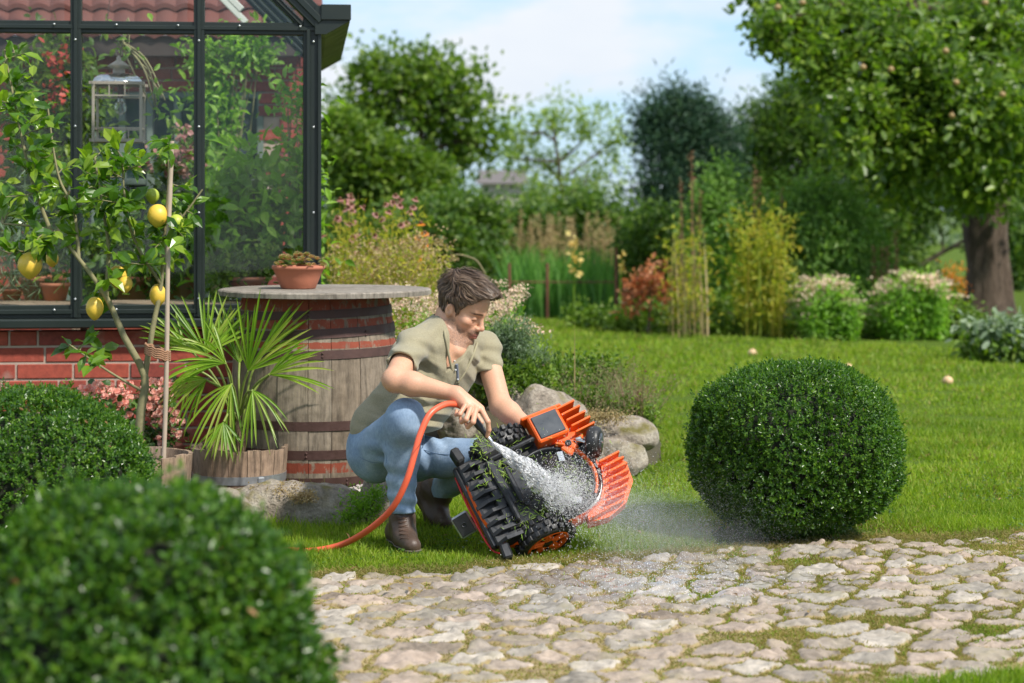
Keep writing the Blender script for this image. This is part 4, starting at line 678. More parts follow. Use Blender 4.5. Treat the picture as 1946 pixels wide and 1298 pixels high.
tree('background_hedge', 'loose mixed hedge behind the tall grass stalks', 'hedge', 29, 1060, [(960, 450, 60, 60, 80, 0), (1040, 440, 70, 50, 80, 0), (1130, 430, 70, 60, 90, 0), (1190, 480, 60, 80, 90, 0), (1060, 520, 130, 60, 130, 0)], .11, M_['dark'], 1.2, 22, .05, 11, shell=.3)
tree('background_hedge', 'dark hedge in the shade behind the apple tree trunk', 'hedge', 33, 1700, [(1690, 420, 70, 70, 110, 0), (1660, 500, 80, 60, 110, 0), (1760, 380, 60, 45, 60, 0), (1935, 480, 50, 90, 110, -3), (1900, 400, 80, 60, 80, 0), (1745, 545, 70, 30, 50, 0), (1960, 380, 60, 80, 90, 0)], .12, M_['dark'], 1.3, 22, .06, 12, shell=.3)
tree('far_tree_belt', 'far off pale trees seen low between the garden trees', 'trees', 90, 900, [(930, 385, 40, 16, 30, 0), (1000, 380, 60, 14, 40, 0), (1770, 470, 60, 34, 60, -25), (1830, 500, 60, 26, 50, -28), (1100, 385, 70, 16, 40, 0), (830, 375, 90, 24, 40, 0)], .34, M_['grey'], 1, 16, .1, 13, shell=.1, limbs=False)
# distant wall and roof
mb = MB(); c = P(955, 372, 75); box(mb, c-[0, 0, 1.2], (1.6, 3, 3.4)); dh = thing('distant_house', [c[0], c[1], 0], 'pale far off house half hidden by the airy tree', 'house'); mb.build('wall', simple('far_plaster', (.40, .36, .34), .9, nz=.1), dh)
mb = MB(); x, y, z = c; V = np.array([[x-1, y-1.8, z+.45], [x+1, y-1.8, z+.45], [x+1, y+1.8, z+.45], [x-1, y+1.8, z+.45], [x-.9, y, z+1.0], [x+.9, y, z+1.0]]); mb.add(V, [[0, 1, 5, 4], [2, 3, 4, 5]]); mb.add(V, [[1, 2, 5], [3, 0, 4]]); mb.build('roof', simple('far_roof', (.14, .125, .12), .9), dh)
# ---------------------------------------------------------------- apple tree
ap = thing('apple_tree', G(1880, 597), 'big old apple tree with a thick trunk and pale apples', 'tree'); r = np.random.default_rng(21); AD = 23.5; s_ = AD/F
tb = MB(); bx = G(1880, 597); pts = bez([bx-[0, 0, .2], bx+[0, 0, .5], bx+[-.04, 0, 1.1], bx+[.05, 0, 1.9], bx+[.2, 0, 3.2]], 24); rad = np.interp(np.linspace(0, 1, len(pts)), [0, .12, .3, .6, 1], [.40, .30, .25, .26, .15]); tube(tb, pts, rad, 24); V = tb.v[0]; th = np.arctan2(V[:, 1]-bx[1], V[:, 0]-bx[0]); V += nrm(V-[bx[0], bx[1], 0])*0; tb.v[0] = V+np.stack([np.cos(th), np.sin(th), 0*th], -1)*(.02*np.sin(th*7+V[:, 2]*1.2)+.012*np.sin(th*13-V[:, 2]*2))[:, None]
m_abark, t, b = mat('apple_bark'); co = coords(t, scale=(1, 1, .18)); n_ = noise(t, co, 16, 8, .7); c = ramp(t, n_, [(.3, (.03, .021, .016)), (.5, (.105, .072, .05)), (.75, (.18, .135, .10))]); t.links.new(c, b.inputs['Base Color']); b.inputs['Roughness'].default_value = .95; bump(t, b, n_, 1., .06)
fb = MB(); m_appleleaf = leafmat('apple_leaf', [(.058, .118, .014), (.10, .18, .020), (.155, .25, .028), (.25, .34, .04)], .38, .42, .5, nscale=1.2)
ab = [(1510, 45, 70, 50, 70, -2.6), (1462, 60, 30, 34, 16, -3), (1575, 125, 62, 60, 80, -3), (1640, 60, 100, 80, 130, -2.5), (1640, 215, 66, 54, 70, -3.4), (1740, 150, 110, 95, 190, -3), (1618, 288, 42, 22, 16, -3.6), (1750, 270, 110, 70, 150, -3), (1850, 80, 120, 100, 190, -2), (1870, 230, 110, 95, 190, -3.2), (1700, 330, 85, 42, 80, -1.5), (1860, 340, 110, 50, 110, -1), (1950, 200, 100, 150, 190, -2), (1500, -20, 90, 50, 70, -2), (1700, -40, 160, 70, 150, -1), (1900, -60, 150, 80, 150, 0), (1690, 290, 70, 60, 70, 2), (1800, 250, 160, 110, 180, 3), (1650, 170, 90, 80, 70, 2.5), (1800, 60, 160, 120, 160, 3), (1540, 30, 110, 70, 70, 2), (2060, 100, 120, 180, 140, 0), (1950, -140, 200, 110, 130, 1), (1720, -150, 160, 90, 100, 1)]
for (c, R, cl), B in zip(crown(fb, ab, AD, .112, .72, r, 22, T_BOX, .62, -.1, 0, .25, .25), ab):
    st = pts[np.clip(int((c[2]-1.2)/2.2*16)+10, 11, len(pts)-1)]; q = bez([st, st*.45+c*.55+np.array([0, 0, .35*np.linalg.norm(c-st)/3]), c], 10); tube(tb, q, np.linspace(.10, .028, len(q)), 7)
    for j in r.choice(len(cl), min(len(cl), 9), replace=False): s0 = q[r.integers(5, len(q))]; w_ = bez([s0, (s0+cl[j])/2+r.normal(size=3)*.06, cl[j]], 5); tube(tb, w_, np.linspace(.02, .006, len(w_)), 4)
tb.build('trunk', m_abark, ap); fb.build('crown', m_appleleaf, ap)
m_apple = simple('apple_skin', (.30, .20, .07), .4, nz=.35, nscale=12)
for (x, y) in ((1693, 132), (1797, 97), (1817, 157), (1809, 220), (1640, 128), (1872, 5), (1525, 5), (1478, 14), (1905, 180)):
    mb = MB(); c = P(x, y, AD-3.6-r.uniform(0, .3)); sphere(mb, c, (.036, .036, .033), 10); tube(mb, [c+[0, 0, .03], c+[.004, 0, .055]], .003, 4); mb.build('apple', m_apple, ap)
for (x, y, lb) in ((1430, 671, 'fallen apple on the lawn, the farthest one near the flower border'), (1612, 700, 'pale fallen apple on the lawn just above the clipped bush'), (1801, 724, 'greenish fallen apple on the lawn right of the clipped bush')):
    c = G(x, y, .03); mb = MB(); sphere(mb, c, (.04, .04, .036), 12); tube(mb, [c+[0, 0, .03], c+[.01, 0, .05]], .003, 4); mb.build('fallen_apple', simple('fallen_apple_skin', (.62, .42, .22), .5, nz=.3, nscale=14), label=lb, category='apple')
# ---------------------------------------------------------------- border plants
def upright(name, label, cat, px0, px1, py_top, py_base, n, m, wd=.02, seed=1, bend=.15, hvar=.25, depth=.6, d=None, parts=None, group=None, lname='foliage', smax=1.0, skew=0, dome=0):
    "sword leaves or stems rising from the ground; parts = list of callables adding more meshes given tips"
    r = np.random.default_rng(seed); d = d or GY(py_base); hgt = H-(py_top-HY)*d/F; x = (r.uniform(px0, px1, n)-CX)*d/F; y = d+r.uniform(0, depth, n); t_ = thing(name, [(px0+px1)/2*d/F-CX*d/F, d, 0], label, cat, group); mb = MB()
    L = hgt*r.uniform(1-hvar, 1.05, n); xn = (x-x.mean())/(np.ptp(x)/2+1e-6); L = L*(1-dome*(1-np.sqrt(np.clip(1-xn**2, 0.02, 1)))) if dome else L; dx = r.normal(size=n)*bend; dy = r.normal(size=n)*bend*.6; tips = []
    for i in range(n):
        k = 6; t = np.linspace(0, 1, k); c = np.array([x[i], y[i], 0])+np.stack([(dx[i]+skew)*L[i]*t**1.8, dy[i]*L[i]*t**1.8, L[i]*t*(1-.10*abs(dx[i])*t)], -1); wv = wd*np.interp(t, [0, .5, 1], [.8, 1, .08]); a = r.uniform(0, pi); sd = np.array([cos(a), sin(a)*.6, 0])
        V = np.vstack([c-sd*wv[:, None]/2, c+sd*wv[:, None]/2]); j = np.arange(k-1); mb.add(V, np.stack([j, j+1, k+j+1, k+j], -1), 0, False); tips.append((c[-1], c, L[i]))
    mb.build(lname, m, t_)
    for nm, fn, mm in (parts or []):
        for tp_ in ([[x] for x in tips[:100]] if nm in ('flower',) else [tips]):
            q = MB(); fn(q, tp_, r)
            if q.n: q.build(nm, mm, t_)
    return t_
def plume(frac=.9, ln=.25, wd=.02, n=26, size=.02, spread=1.0):
    def f(q, tips, r):
        for tp, c, L in tips:
            if r.uniform() > frac: continue
            l = ln*r.uniform(.6, 1.2); t = r.uniform(0, 1, n); i = c[-2]-c[-1]; p = tp+nrm(i)*(t*l)[:, None]+r.normal(size=(n, 3))*wd*(.35+t[:, None]*.8); leaves(q, p, nrm(rdir(n, r)*spread+[0, 0, .7]), rdir(n, r), size, .5)
    return f
def along(n=20, size=.05, off=.02, lo=.1, hi=1., wid=.35, upz=.2, T=T_DIA):
    def f(q, tips, r):
        for tp, c, L in tips:
            t = r.uniform(lo, hi, n)*(len(c)-1); a = np.floor(t).astype(int).clip(0, len(c)-2); p = c[a]+(c[a+1]-c[a])*(t-a)[:, None]+r.normal(size=(n, 3))*off; leaves(q, p, nrm(rdir(n, r)+[0, 0, upz]), nrm(rdir(n, r)*.5+[0, -.2, .8]), size*r.uniform(.6, 1.2, n), wid, T)
    return f
def heads(frac=1., size=.03, n=14, flat=.35, jit=.05, k=3):
    def f(q, tips, r):
        for tp, c, L in tips:
            if r.uniform() > frac: continue
            for _ in range(k):
                o = tp+r.normal(size=3)*jit; m = n; p = o+r.normal(size=(m, 3))*[size, size, size*flat]; leaves(q, p, nrm(rdir(m, r)+[0, 0, .5]), nrm(rdir(m, r)*.5+[0, 0, 1]), size*.7, .9)
    return f
def daisies(size=.035, frac=.9, cone=True, mat=0):
    def f(q, tips, r):
        for tp, c, L in tips:
            if r.uniform() > frac: continue
            ax = nrm(np.array([r.normal()*.5, -.6+r.normal()*.4, .8])); u = nrm(np.cross(ax, [1., 0, 0])); v = np.cross(ax, u); n = 12; th = np.arange(n)*2*pi/n; D = np.cos(th)[:, None]*u+np.sin(th)[:, None]*v-ax*.35; leaves(q, np.tile(tp, (n, 1)), D, np.tile(ax, (n, 1)), size, .38, T_BOX, 0)
            if cone: sphere(q, tp+ax*.006, (size*.42, size*.42, size*.42), 6, 1, None, False)
    return f
upright('iris_clump', 'tall clump of green sword shaped leaves at the far edge of the lawn', 'plant', 965, 1172, 470, 606, 620, M_['iris'], .030, 3, .16, .35, 1.2)
upright('tall_grass_clump', 'tan plumed ornamental grass rising behind the sword shaped leaves', 'plant', 905, 1180, 410, 590, 120, M_['tan'], .010, 4, .06, .30, 1.0, d=24.5, parts=[('plumes', plume(.95, .42, .022, 34, .035), M_['tan']), ('foliage', along(14, .10, .03, .05, .6, .16, .6), M_['fresh'])], lname='stems')
upright('golden_stem_plant', 'tall golden yellow plant with bare upright stems and feathery leaves', 'plant', 1418, 1490, 405, 640, 34, M_['gold'], .026, 5, .05, .35, .5, parts=[('foliage', along(60, .085, .085, .15, 1., .3, .3), M_['gold'])], lname='stems')
upright('golden_stem_plant', 'looser yellow green plant between the golden one and the small maple', 'plant', 1278, 1348, 430, 642, 24, M_['tan'], .018, 6, .05, .35, .5, parts=[('foliage', along(26, .085, .075, .15, 1., .3, .3), M_['gold'])], lname='stems')
upright('golden_stem_plant', 'low yellowish plant at the left foot of the golden stems', 'plant', 1385, 1420, 450, 625, 9, M_['gold'], .014, 66, .08, .35, .4, parts=[('foliage', along(46, .08, .07, .25, 1., .3, .3), M_['fresh'])], lname='stems')
for i, (x, y0, lb) in enumerate(((1296, 345, 'brown seed spike just left of the tallest one'), (1316, 298, 'tallest brown seed spike above the border'), (1330, 368, 'short brown seed spike right of the tallest one'), (1434, 332, 'brown seed spike behind the golden stems, left of a close pair'), (1443, 338, 'brown seed spike behind the golden stems, right of a close pair'), (1484, 372, 'brown seed spike right of the golden stems'), (1662, 476, 'brown seed spike left of three above the round sedum'), (1675, 468, 'brown seed spike in the middle of three above the round sedum'), (1686, 474, 'brown seed spike right of three above the round sedum'), (1704, 440, 'brown seed spike standing alone above the round sedum'))):
    upright('seed_spike', lb, 'flower spike', x-1, x+1, y0, 630 if x < 1600 else 600, 1, M_['brown'], .02, 30+i, .01, .0, .01, d=20.6, parts=[('seed_head', along(170, .028, .014, .52, 1., .6, .6), M_['brown'])], lname='stem', group='brown seed spikes in the border')
for i, (x0, x1, yt, lb) in enumerate(((1528, 1644, 532, 'round sedum clump with pale pink flower heads, the left of two'), (1668, 1822, 524, 'wider round sedum clump with pale pink flower heads, the right of two'))):
    upright('sedum_clump', lb, 'plant', x0+18, x1-18, yt, 644, 190+60*i, M_['sedum'], .016, 40+i, .16, .22, .7, d=18.7, dome=.85, parts=[('foliage', along(50, .06, .045, .05, .97, .5, .5), M_['sedum']), ('flower_heads', heads(.62, .045, 18, .2, .02, 1), M_['cream'])], lname='stems', group='sedum clumps in the far border')
upright('orange_lily', 'tall orange flowers beside the apple tree trunk', 'flower plant', 1795, 1836, 505, 640, 10, M_['mid'], .02, 50, .06, .35, .3, d=19.6, parts=[('foliage', along(24, .09, .03, .1, .8, .25, .4), M_['mid']), ('flower', heads(1., .035, 16, .9, .05, 2), M_['orange'])], lname='stems')
upright('gladiolus', 'yellow gladiolus spike in front of the sword shaped leaves', 'flower plant', 1089, 1091, 448, 600, 1, M_['mid'], .02, 51, .01, 0, .1, d=21, parts=[('flowers', along(34, .075, .028, .55, 1., .9, .3), M_['yellow'])], lname='stem')
upright('gladiolus', 'orange yellow gladiolus spike beside the rusty plant support', 'flower plant', 1176, 1178, 485, 600, 1, M_['mid'], .02, 52, .01, 0, .1, d=20.8, skew=.05, parts=[('flowers', along(20, .06, .016, .72, 1., .9, .3), M_['yellow'])], lname='stem')
tree('small_maple', 'small orange red leaved maple at the far edge of the lawn', 'shrub', 19.6, 1232, [(1240, 528, 30, 12, 9, 0), (1215, 553, 24, 10, 7, 0), (1254, 553, 20, 10, 5, -.1), (1205, 578, 18, 7, 4, 0)], .07, M_['rust'], 1.4, 16, .018, 53, shell=.1)
tree('ground_cover_plants', 'low leafy green plants along the far edge of the lawn', 'plants', 19.8, 1200, [(1130, 612, 60, 14, 40, .6), (1200, 622, 60, 18, 50, .3), (1290, 632, 60, 18, 60, 0), (1370, 636, 60, 16, 60, -.1), (1440, 640, 60, 14, 50, -.1), (1520, 640, 50, 12, 40, -.3), (1820, 620, 70, 26, 60, -.8), (1670, 640, 90, 10, 40, -.6), (1340, 590, 50, 30, 50, .5), (1240, 600, 40, 20, 30, .4)], .065, M_['mid'], 1.3, 20, .012, 54, shell=.1, up=.6)
upright('hosta_clump', 'pale edged grey green leafy plant at the lawn edge right of the clipped bush', 'plant', 1855, 1990, 605, 692, 38, M_['grey'], .014, 55, .2, .3, .5, parts=[('foliage', along(30, .08, .05, .0, .5, .6, .1, T_BOX), M_['mid']), ('leaves', along(12, .10, .05, .6, 1., .55, -.3, T_BOX), M_['grey'])], lname='stems')
m_rust = simple('rusty_steel', (.16, .055, .035), .8, nz=.4, nscale=30)
ps_ = thing('plant_support', G(1040, 606), 'rusty metal plant support round the sword shaped leaves', 'plant support')
for x, y0 in ((1040, 500), (1171, 470), (968, 500)): mb = MB(); a = G(x, 607); tube(mb, [a, a*[1, 1, 0]+[0, 0, H-(y0-HY)*a[1]/F]], .016, 8); mb.build('post', m_rust, ps_)
mb = MB(); a, b_ = P(968, 536, GY(607)), P(1171, 536, GY(607)); tube(mb, [a, b_], .008, 6); mb.build('rail', m_rust, ps_)
m_swc = simple('weathered_garden_ring', (.16, .14, .06), .7); mb = MB(); tube(mb, bez([P(848, 560, 13), P(855, 490, 13), P(900, 492, 13), P(922, 520, 13)], 20), .007, 8); mb.build('garden_hoop', m_swc, label='thin curved garden hoop behind the head of the man', category='plant support')
# ---------------------------------------------------------------- flowers beside the greenhouse and the raised bed behind the man
upright('coneflower_clump', 'pink and dark coneflowers growing beside the greenhouse corner', 'flower plant', 625, 795, 385, 740, 115, M_['gold'], .010, 60, .05, .30, 1.2, d=12.2, parts=[('foliage', along(30, .055, .05, .25, .95, .25, .2), M_['gold']), ('flower', daisies(.030, .6), [M_['pinkf'], M_['cone']])], lname='stems')
upright('orange_coneflower', 'few orange coneflowers right of the pink ones', 'flower plant', 785, 806, 425, 740, 6, M_['fresh'], .010, 61, .02, .25, .4, d=12.0, parts=[('flower', daisies(.032, 1.), [M_['orange'], M_['cone']])], lname='stems')
upright('goldenrod_clump', 'low yellowish seed heads behind the barrel board', 'flower plant', 628, 835, 478, 730, 150, M_['gold'], .008, 62, .05, .25, .8, d=11.4, parts=[('foliage', along(24, .05, .05, .3, 1., .3, .3), M_['gold']), ('seed_heads', heads(.9, .022, 10, .8, .05, 3), M_['tan'])], lname='stems')
def mound():
    X, Y = np.meshgrid(np.linspace(-1.1, 1.0, 60), np.linspace(9.1, 12.6, 60)); e = 1-((X+.05)/.85)**4-((Y-10.9)/1.55)**4; Z = .34*np.clip(e, 0, 1)**.5-.03+.012*wave_noise(np.stack([X.ravel(), Y.ravel(), 0*X.ravel()], -1), 7).reshape(X.shape); i = np.arange(59)[:, None]*60+np.arange(59)[None]
    mb = MB(); mb.add(np.stack([X, Y, Z], -1).reshape(-1, 3), np.stack([i, i+1, i+61, i+60], -1).reshape(-1, 4), 0, True); mb.build('soil_mound', simple('garden_soil', (.06, .05, .025), .95, nz=.5, nscale=20, bmp=1, bscale=40), kind='structure')
mound()
upright('sedum_clump', 'big sedum with pale flower heads right behind the back of the man', 'plant', 765, 975, 572, 760, 190, M_['fresh'], .011, 63, .12, .35, 1.0, d=10.3, parts=[('foliage', along(26, .042, .03, .1, .97, .45, .3), M_['fresh']), ('flower_heads', heads(.85, .022, 14, .3, .022, 3), M_['cream'])], lname='stems')
tree('grey_herb', 'soft grey green herb behind the far shoulder of the man', 'plant', 10.0, 985, [(965, 650, 50, 34, 70, 0), (1000, 690, 50, 34, 80, .2), (950, 705, 50, 30, 60, 0)], .030, M_['grey'], 1.5, 26, .008, 64, shell=.1, wid=.25, up=.4)
tree('low_herb_bed', 'mixed low green herbs in the raised bed above the rocks', 'plants', 9.95, 1030, [(985, 720, 60, 26, 90, 0), (1060, 722, 60, 24, 90, .2), (1120, 705, 50, 18, 60, .5), (1020, 745, 50, 16, 50, -.1), (935, 735, 40, 24, 40, -.1), (1200, 800, 40, 16, 60, -.1), (1110, 770, 70, 18, 70, 0)], .032, M_['mid'], 1.5, 24, .008, 65, shell=.1, wid=.5, up=.4)
upright('heather_clump', 'brown green heather spilling over the outer rocks of the raised bed', 'plant', 1062, 1238, 698, 795, 760, M_['heath'], .006, 67, .30, .5, .7, d=9.75, parts=[('foliage', along(22, .016, .009, .2, 1., .4, .6), M_['heath'])], lname='stems')
upright('dry_seed_stalks', 'thin dark seed stalks at the outer end of the raised bed', 'plant', 1200, 1222, 682, 790, 6, M_['brown'], .005, 68, .06, .3, .2, d=9.7, parts=[('flower', heads(1., .009, 8, .7, .018, 3), M_['cone'])], lname='stems')
tree('stonecrop', 'orange tinged stonecrop creeping over the flat rock', 'plant', 9.35, 1140, [(1140, 793, 55, 7, 44, 0), (1095, 800, 30, 8, 20, 0)], .014, M_['tan'], 1.5, 16, .004, 69, shell=.1, wid=.6, limbs=False)
tree('fern', 'small green fern at the foot of the mossy rock', 'plant', 7.85, 690, [(690, 965, 34, 24, 30, 0), (660, 985, 26, 16, 16, 0), (716, 940, 16, 22, 12, 0)], .020, M_['fresh'], 1.3, 18, .004, 70, shell=.1, wid=.4, up=.2)
upright('white_grass_stalk', 'single pale dry stalk standing in the raised bed', 'plant', 1092, 1093, 622, 700, 1, M_['tan'], .008, 71, .0, 0, .01, d=9.9, lname='stem')
tree('moss_cushion', 'brown moss cushions on the granite rock before the barrel', 'moss', 7.93, 545, [(545, 932, 52, 10, 60, -.02), (575, 945, 30, 9, 30, -.08), (500, 930, 30, 6, 20, 0)], .008, M_['tan'], 1.5, 18, .003, 72, shell=.1, wid=.9, limbs=False)
# ---------------------------------------------------------------- plants inside the greenhouse
def pot(mb, c, R, h): lathe(mb, [(.001, 0), (R*.7, 0), (R*.93, h*.8), (R*1.03, h*.8), (R*1.03, h), (R*.92, h), (R*.88, h*.9), (.001, h*.88)], c, 24)
mb = MB(); bz = .80; c0 = gh(1.2, .62, bz); box(mb, c0, (2.2, .42, .03), GR, 0, .004)
for u in (.25, 1.2, 2.2):
    for v in (.46, .78): box(mb, gh(u, v, bz/2-.02), (.04, .04, bz-.03), GR, 0, .003)
mb.build('plant_bench', m_tub, label='wooden bench with potted plants inside the greenhouse', category='bench')
def inside(name, label, px, pyb, d, R, h, blobs, leaf, m, n=1., T=T_OVAL, seed=1, wid=.5, clus=14, fl=None, cat='potted plant'):
    r = np.random.default_rng(seed); c = P(px, pyb, d); t_ = thing(name, c, label, cat); mb = MB()
    if R: pot(mb, c, R, h); mb.build('pot', m_terra, t_)
    mb = MB(); sb = MB()
    for cc_, RR, cl in crown(mb, blobs, d, leaf, n*1.9, r, clus, T, wid, .2, 0, .1):
        for j in r.choice(len(cl), min(5, len(cl)), replace=False): w_ = bez([c+[0, 0, h], (c+cl[j])/2+r.normal(size=3)*.03+[0, 0, .05], cl[j]], 8); tube(sb, w_, np.linspace(.008, .003, len(w_)), 5)
    mb.build('foliage', m, t_); sb.build('stems', m_bark_g, t_)
    if fl:
        mb = MB()
        for cc_, RR, cl in crown(mb, fl[0], d, fl[1], 1, r, 14, T_BOX, .9, 0, 0, .1): pass
        mb.build('flowers', fl[2], t_)
inside('potted_shrub', 'tall leafy potted plant behind the middle of the right glass pane', 470, 560, 10.1, .12, .14, [(470, 360, 44, 60, 12, 0), (450, 440, 46, 44, 14, 0), (495, 420, 40, 50, 12, 0), (440, 500, 44, 28, 12, 0)], .10, M_['fresh'], 1, seed=80)
inside('climbing_vine', 'bright green climber on the left of the right glass pane', 405, 575, 11.2, 0, 0, [(405, 300, 26, 100, 40, 0), (415, 420, 34, 80, 40, 0), (410, 200, 34, 60, 26, 0), (430, 110, 60, 24, 20, 0), (480, 90, 50, 18, 12, 0)], .06, M_['fresh'], 1, seed=81, cat='climbing plant')
inside('climbing_vine', 'pale climber in the corner post pane of the greenhouse', 572, 575, 10.3, 0, 0, [(572, 400, 12, 60, 14, 0), (572, 500, 12, 50, 14, 0), (560, 190, 24, 26, 6, 0), (572, 300, 8, 50, 7, 0)], .07, M_['fresh'], 1, seed=82, cat='climbing plant')
inside('rose_bush', 'pink roses behind the middle glass pane', 345, 575, 10.6, .12, .14, [(330, 330, 40, 80, 14, 0), (345, 450, 34, 60, 12, 0)], .07, M_['dark'], 1, seed=83, fl=([(350, 262, 14, 14, 4, -.1), (340, 300, 14, 12, 4, -.1), (354, 320, 10, 10, 3, -.1), (300, 310, 10, 10, 2, -.1)], .04, M_['pinkf']))
inside('geranium_bush', 'red flowered leafy shrub behind the left glass pane', 80, 575, 10.9, .13, .15, [(60, 200, 70, 90, 40, 0), (100, 300, 60, 90, 34, 0), (40, 400, 70, 90, 34, 0), (115, 120, 40, 50, 14, 0), (165, 200, 20, 70, 12, 0)], .08, M_['mid'], 1, seed=84, fl=([(110, 130, 24, 30, 4, -.2), (95, 170, 20, 20, 3, -.2)], .04, leafmat('red_petal', [(.45, .05, .04), (.55, .09, .07)], .5, .3)))
inside('potted_grass', 'reed like plant in a terracotta pot at the left end of the bench', 22, 571, 9.95, .055, .06, [(30, 510, 36, 50, 16, 0), (30, 440, 40, 50, 12, 0)], .12, M_['grey'], 1, T_BLADE, 85, .05)
inside('potted_shrub', 'young citrus in a long terracotta pot at the left of the bench', 105, 571, 9.9, .075, .09, [(110, 480, 30, 30, 10, 0)], .06, M_['mid'], 1, seed=86)
inside('houseleek_pot', 'wide pot of round leaved succulents behind the terracotta bowl', 470, 556, 9.85, .10, .08, [(455, 510, 40, 16, 16, 0), (500, 505, 36, 12, 12, 0), (425, 540, 30, 14, 10, 0)], .04, M_['mid'], 1, T_BOX, 87, .8)
inside('hanging_vine', 'thin vine hanging beside the lantern', 232, 80, 9.7, 0, 0, [(240, 95, 14, 14, 3, 0), (290, 140, 8, 10, 1, 0), (308, 190, 14, 10, 2, 0), (296, 210, 14, 12, 2, 0)], .055, M_['fresh'], 1, seed=88, clus=5, cat='climbing plant')
inside('potted_shrub', 'dark bushy plant low behind the middle glass pane', 250, 575, 10.4, .12, .14, [(240, 480, 60, 60, 26, 0), (300, 520, 40, 40, 14, 0), (180, 520, 40, 40, 14, 0)], .07, M_['dark'], 1, seed=89)
# ---------------------------------------------------------------- robot mower, tipped up on one wheel with its underside to the camera
mL = nrm([.897, .299, .315]); mY = nrm(np.array([-.43, .5, .75])-mL*np.dot([-.43, .5, .75], mL)); mN = np.cross(mL, mY); MO = P(1015, 925, 7.27)
def mw(x, y, z): return MO+mL*x+mY*y+mN*z
mo = thing('robot_mower', MO, 'orange and black robot lawn mower tipped up on one wheel while being hosed clean', 'lawn mower'); mo.matrix_basis = Matrix(((*[mL[0], mY[0], mN[0]], MO[0]), (*[mL[1], mY[1], mN[1]], MO[1]), (*[mL[2], mY[2], mN[2]], MO[2]), (0, 0, 0, 1)))
m_or = simple('orange_plastic', (.78, .115, .012), .38, 0, .5, nz=.10, nscale=12); m_blk = simple('wet_black_plastic', (.016, .017, .019), .32, 0, .6, nz=.4, nscale=20, bmp=.15, bscale=50)
m_rub = simple('wet_rubber', (.018, .018, .018), .42, 0, .5, nz=.4, nscale=30, bmp=.4, bscale=80); m_gpl = simple('dark_grey_plastic', (.045, .052, .060), .3, 0, .6, nz=.3, nscale=20); m_steel = simple('steel', (.6, .6, .6), .22, 1); m_sil = simple('silver_trim', (.55, .56, .58), .3, .6)
def mpart(mb, name, m, parent=None, label=None):
    o = mb.build(name, m); o.parent = parent or mo
    if label: o['label'] = label
    return o
def sup(a, b_, n, e=3.2): t = np.arange(n)*2*pi/n; return np.stack([a*np.sign(np.cos(t))*np.abs(np.cos(t))**(2/e), b_*np.sign(np.sin(t))*np.abs(np.sin(t))**(2/e)], -1)
mb = MB(); rings = [(0.0, .245, .190), (-.03, .262, .205), (-.07, .258, .200), (-.12, .225, .175), (-.15, .16, .13), (-.158, .001, .001)]; n = 56
V = np.concatenate([np.column_stack([sup(a, b_, n)+[.015, .015], np.full(n, z)]) for z, a, b_ in rings]); i = np.arange(len(rings)-1)[:, None]*n; j = np.arange(n)[None]; j2 = (j+1) % n; mb.add(V, np.stack([i+j, i+n+j, i+n+j2, i+j2], -1).reshape(-1, 4), 0, True); mpart(mb, 'shell', m_or)
mb = MB(); V = np.concatenate([np.column_stack([sup(a, b_, n)+[.015, .015], np.full(n, z)]) for z, a, b_ in ((0, .245, .19), (.002, .235, .182), (-.012, .225, .172), (-.014, .001, .001))]); i = np.arange(3)[:, None]*n; mb.add(V, np.stack([i+j, i+j2, i+n+j2, i+n+j], -1).reshape(-1, 4), 0, False)
for (x, y, sx, sy, z, sz, rz) in ((-.10, .02, .13, .30, .0, .045, 0), (-.115, .05, .035, .20, .03, .03, .05), (-.05, .01, .05, .13, .028, .02, 0), (-.02, .16, .20, .018, .02, .05, .08), (-.03, .115, .10, .03, .02, .04, -.2), (.03, -.155, .20, .016, .02, .05, -.04), (-.12, -.06, .02, .12, .038, .03, 0), (-.075, .02, .02, .16, .03, .034, 0), (.155, .02, .05, .11, .0, .03, 0), (-.02, -.07, .08, .05, .02, .02, .5)): box(mb, (x, y, z), (sx, sy, sz), np.array(Matrix.Rotation(rz, 3, 'Z')), 0, .006)
for (x, y) in ((-.06, .09), (-.06, -.06), (-.13, .12), (-.13, -.1), (.0, .14), (.19, .1)): lathe(mb, [(.013, -.01), (.013, .036), (.009, .037), (.007, .03), (.001, .03)], (x, y, 0), 14)
mpart(mb, 'chassis', m_blk)
mb = MB(); lathe(mb, [(.150, -.015), (.151, .012), (.146, .014), (.140, .010), (.138, -.01), (.001, -.012)], (.075, -.02, 0), 48); mpart(mb, 'deck_ring', m_blk)
mb = MB(); lathe(mb, [(.160, -.01), (.162, .030), (.157, .034), (.152, .028), (.152, .005)], (.075, -.02, 0), 40, 0, True, -.75, 1.1); box(mb, (.19, .085, .02), (.055, .05, .016), np.array(Matrix.Rotation(.5, 3, 'Z')), 0, .005); mpart(mb, 'guard_arc', m_or)
mb = MB(); lathe(mb, [(.001, .03), (.03, .03), (.034, .024), (.115, .018), (.118, .012), (.001, .006)], (.075, -.02, 0), 40); disc = mpart(mb, 'cutting_disc', m_blk)
for a in (.9, 2.9, 5.1): mb = MB(); c = np.array([.075+.108*cos(a), -.02+.108*sin(a), .022]); box(mb, c, (.042, .024, .003), np.array(Matrix.Rotation(a+.5, 3, 'Z')), 0, .001); mpart(mb, 'blade', m_steel, disc)
